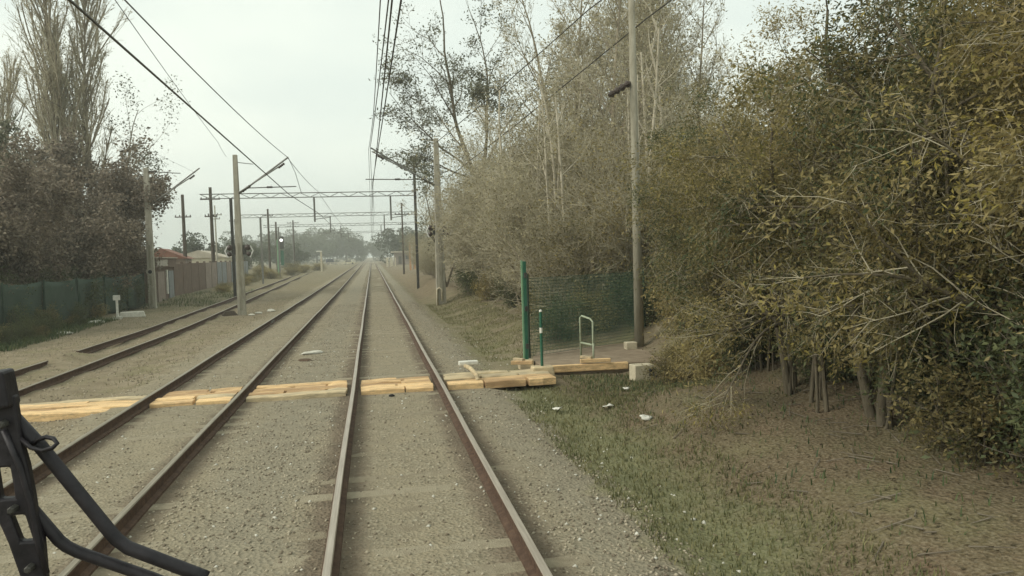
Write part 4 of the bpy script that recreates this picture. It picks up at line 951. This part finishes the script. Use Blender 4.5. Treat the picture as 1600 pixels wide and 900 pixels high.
house((-23.8, 96, 0), (5, 6, 3.2), R(6), 'wall_pink', 'roof_red', 'house with a red brown roof behind the low building', 1.2)
house((-27.5, 135, 0), (8, 8, 3.4), R(0), 'cream', 'roof_pale', 'small pale roofed house seen left of the mast between tracks', 1.2)
house((-43, 240, 0), (14, 10, 5.2), R(0), 'wall_pink', 'roof_pale', 'far pale roofed shed left of the distant level crossing', 1.4)
def pole(x, y, H, arms, label, r=.14, mat='wood_dark'):
    t = empty('telegraph_pole', (x, y, 0), 0, label, 'pole', 'poles in the distance')
    MB().tube([(0, 0, -.3), (.02, 0, H)], [r, r * .7], 8).build('pole', M[mat], t)
    for z, w in arms:
        MB().box((0, -.12, z), (w, .1, .12)).build('crossarm', M[mat], t)
        b = MB()
        for s in (-.45, -.2, .2, .45): b.lathe((s * w, -.12, z + .06), [(.05, 0), (.07, .1), (.03, .2)], 6)
        b.build('insulators', M['insulator'], t)
    return t
pole(-21.4, 95, 10.6, [(8.0, 1.8)], 'dark telegraph pole with one short crossarm, left of its taller twin', .24)
pole(-18.3, 95, 11.4, [(10.0, 2.2), (8.0, 1.4)], 'tallest dark telegraph pole behind the low building', .24)
pole(-22.6, 120, 11.0, [(9.6, 2.0), (9.0, 1.4)], 'slim pale concrete pole with two crossarms between the dark twins', .13, 'concrete')
pole(-17.6, 140, 11.6, [(10.4, 1.8)], 'dark pole right of the mast between tracks, with one crossarm', .22)
pole(-17.5, 150, 9.8, [], 'shorter dark pole without crossarms right of the mast between tracks', .22)
pole(-16.3, 170, 11.0, [(10.4, 2.4), (9.6, 2.4)], 'faint far pole with two crossarms before the distant trees', .2)
pole(-26.5, 160, 11.0, [(10.6, 2.0)], 'faint thin pole with one crossarm beyond the mast between tracks', .12)
pole(4.4, 110, 10.2, [(8.6, 2.0)], 'dark pole with a crossarm beyond the right mast', .14)
pole(6.0, 150, 9.5, [(8.8, 1.6)], 'hazy pole near the pale roofed hut on the right', .13)

t = empty('track_signal', (-16.2, 140, 0), 0, 'green trackside light signal with a white lit lamp beyond the mast between tracks', 'signal')
MB().tube([(0, 0, -.2), (0, 0, 6.2)], .13, 8).build('post', M['green_pale'], t)
MB().box((.7, 0, 5.7), (.8, .3, 2.2)).build('head', M['steel_dark'], t, .05); MB().box((.75, 0, 3.0), (.5, .3, 2.6)).build('cabinet', M['green_paint'], t, .03)
lm = bpy.data.materials.new('lamp_lit'); lm.use_nodes = True; lm.node_tree.nodes['Principled BSDF'].inputs['Emission Color'].default_value = (1, .98, .9, 1); lm.node_tree.nodes['Principled BSDF'].inputs['Emission Strength'].default_value = 1.1
MB().lathe((.7, -.2, 6.1), [(.27, 0), (.27, -.05), (.12, -.08)], 12, 'Y').build('lamp', lm, t)
t = empty('white_post', (-9.9, 157, 0), 0, 'white far post with a small flat top between siding and second track', 'post')
MB().box((0, 0, 2.0), (.34, .34, 4.0)).build('post', M['block'], t, .03); MB().box((-.35, 0, 4.1), (1.1, .5, .24)).build('top_plate', M['white'], t, .03)

# distant level crossing: road, vehicles, hut, posts
b = MB(); b.box((-5, 305, .02), (120, 7, .10)); tag(b.build('road', M['path']), 'far road crossing the tracks', None, None, 'structure')
def car(loc, rz, body, label, van=False):
    t = empty('parked_van' if van else 'car', loc, rz, label, 'van' if van else 'car')
    h = 1.25 if van else .65
    MB().prism([(-2.1, .3), (2.1, .3), (2.15, .8), (1.2, .95), (-2.05, .95)], -.85, .85).build('body', M[body], t, .06)
    MB().prism([(-2.0, .95), (1.2, .95), (.6, .95 + h), (-1.9 if van else -1.4, .95 + h)], -.78, .78).build('cabin', M[body], t, .06)
    MB().prism([(-1.5, 1.0), (.95, 1.0), (.5, .85 + h), (-1.3, .85 + h)], -.80, .80).build('windows', M['glass'], t)
    for x in (-1.3, 1.3):
        for y in (-.8, .8): MB().lathe((x, y, .33), [(.33, -.1), (.33, .1)], 12, 'Y').build('wheel', M['tyre'], t)
car((-15.4, 303, .08), 0, 'car_blue', 'dark blue van waiting at the far level crossing', True)
car((-8.7, 303, .08), 0, 'car_cream', 'cream car on the far level crossing')
t = empty('barrier_fence', (-12.5, 299, 0), 0, 'low pale fence beside the far level crossing', 'fence')
for k in range(7): MB().box((-4.5 + k * 1.5, 0, .5), (.2, .2, 1.1)).build('post', M['cream'], t)
for z in (.45, .9): MB().box((0, -.12, z), (9.6, .06, .22)).build('rail', M['cream'], t)
t = empty('station_hut', (9.8, 250, 0), 0, 'small pale hut with a flat pale roof beside the far right track', 'hut')
MB().box((0, 0, 1.9), (5.5, 5, 3.8)).build('wall', M['wall_pink'], t); MB().box((0, -.2, 4.0), (7.4, 6.4, .5)).build('roof', M['roof_pale'], t); MB().box((-1, -2.53, 1.4), (1, .08, 2.4)).build('door', M['wood_dark'], t); MB().box((1.4, -2.53, 2.2), (1.3, .08, 1.2)).build('window', M['glass'], t)
for k, (x, y, m, lab) in enumerate([(7.2, 148, 'orange', 'orange brown far post, left one of the pair by the hut'), (8.2, 152, 'orange', 'orange brown far post, right one of the pair by the hut')]):
    t = empty('painted_post', (x, y, 0), 0, lab, 'post', 'painted posts beyond the mast'); MB().box((0, 0, 2.6), (.35, .35, 5.6)).build('post', M[m], t); MB().box((0, 0, 5.5), (.5, .5, .2)).build('cap', M['white'], t)
t = empty('white_board', (8.4, 160, 0), 0, 'white upright board behind the orange brown posts', 'sign'); MB().box((0, 0, 3.6), (1.5, .12, 3.0)).build('panel', M['white'], t); MB().box((0, .1, 1.2), (.14, .14, 2.6)).build('post', M['steel'], t)
for k, (x, y) in enumerate([(3.9, 210), (4.3, 216), (4.9, 207), (5.6, 221), (6.3, 213)]):
    t = empty('painted_post', (x, y, 0), 0, 'short pale post in the row beside the far right track', 'post', 'pale posts by the far track'); MB().box((0, 0, 1.1), (.3, .3, 2.4)).build('post', M['cream'], t)

# distant trees
def far_tree(seed, H, Wd):
    r = np.random.default_rng(seed); n = 5200
    cs = np.column_stack([r.normal(0, Wd * .22, 26), r.normal(0, Wd * .22, 26), H * .55 + r.normal(0, H * .17, 26)]); rs = r.uniform(.10, .22, 26) * H
    ix = r.integers(0, 26, n); d = r.normal(0, 1, (n, 3)); d /= np.linalg.norm(d, axis=1, keepdims=True)
    P = cs[ix] + d * (rs[ix] * r.uniform(.6, 1, n) ** .4)[:, None]; P[:, 2] = np.maximum(P[:, 2], .3)
    V, Q = leaf_quads(P, .75, .5, r)
    t = empty('distant_tree')
    link('trunk', MB().tube([(0, 0, -.3), (.1, 0, H * .4), (0, .1, H * .7)], [H * .03, H * .022, H * .01], 7).mesh('trunk'), M['bark_dark'], t)
    link('crown', np_mesh('crown', V, Q), M['leaf_far'], t)
    return t
ft = [far_tree(101, 16, 16), far_tree(102, 14, 13), far_tree(103, 12, 16)]
FT = [(-46, 430, 0, 1.25), (-38, 450, 1, 1.3), (-30, 440, 0, 1.35), (-22, 455, 1, 1.2), (-14.5, 450, 0, 1.3), (-9, 470, 2, 1.1), (-54, 420, 2, 1.2), (-62, 400, 1, 1.2), (-34, 380, 2, 1.0), (-25, 400, 2, 1.0), (-5.5, 520, 2, 1.0), (6.0, 520, 1, 1.0), (12, 500, 0, 1.0)]
for k, (x, y, i, s) in enumerate(FT): put(ft, used, i, x, y, k * 1.4, s, 'hazy rounded tree in the far row beyond the level crossing', 'tree', 'hazy trees beyond the level crossing')
for k, (x, y, i, s, lab) in enumerate([(9.0, 265, 0, .85, 'rounded green tree behind the pale roofed hut'), (14, 255, 1, .95, 'broad green tree to the right of the pale roofed hut'), (-32, 150, 2, .6, 'round green tree between the dark telegraph poles'), (-26.5, 165, 1, .52, 'round green tree left of the mast between tracks'), (-30, 260, 1, .65, 'hazy tree right of the mast between tracks'), (-22, 230, 2, .55, 'dark hazy tree behind the far poles'), (-29, 210, 0, .5, 'pale hazy tree beyond the boundary wall')]):
    put(ft, used, i, x, y, k * 1.1, s, lab, 'tree', 'separate distant trees')
for k, (x, y, s) in enumerate([(-14.5, 92, .8), (-15.5, 104, .9), (-14.8, 118, 1.1), (-17, 126, 1.2), (-13.5, 135, 1.1), (-12.8, 150, 1.2), (-14.6, 80, .6), (-13.2, 72, .5), (-19, 140, 1.3), (-16, 165, 1.5), (-11.8, 175, 1.3)]):
    put(sh, used, 1, x, y, k * 1.1, (s * 1.6, s * 1.6, s), 'low olive bush on the waste ground beside the siding', 'bush', 'bushes beside the siding')

# ------------------------------------------------------------------ haze
hz = MB().box((0, 330, 16.5), (420, 760, 36.9)).build('haze', [])
hz.data.materials.clear()
hm = bpy.data.materials.new('pale_haze'); hm.use_nodes = True
hn = hm.node_tree.nodes; hn.remove(hn['Principled BSDF'])
pv = hn.new('ShaderNodeVolumePrincipled'); pv.inputs['Color'].default_value = (.93, .94, .86, 1); pv.inputs['Density'].default_value = .0012; pv.inputs['Anisotropy'].default_value = .1
hm.node_tree.links.new(pv.outputs[0], hn['Material Output'].inputs['Volume'])
hz.data.materials.append(hm)
tag(hz, 'pale autumn haze over the tracks', None, None, 'stuff')
hz.display_type = 'WIRE'
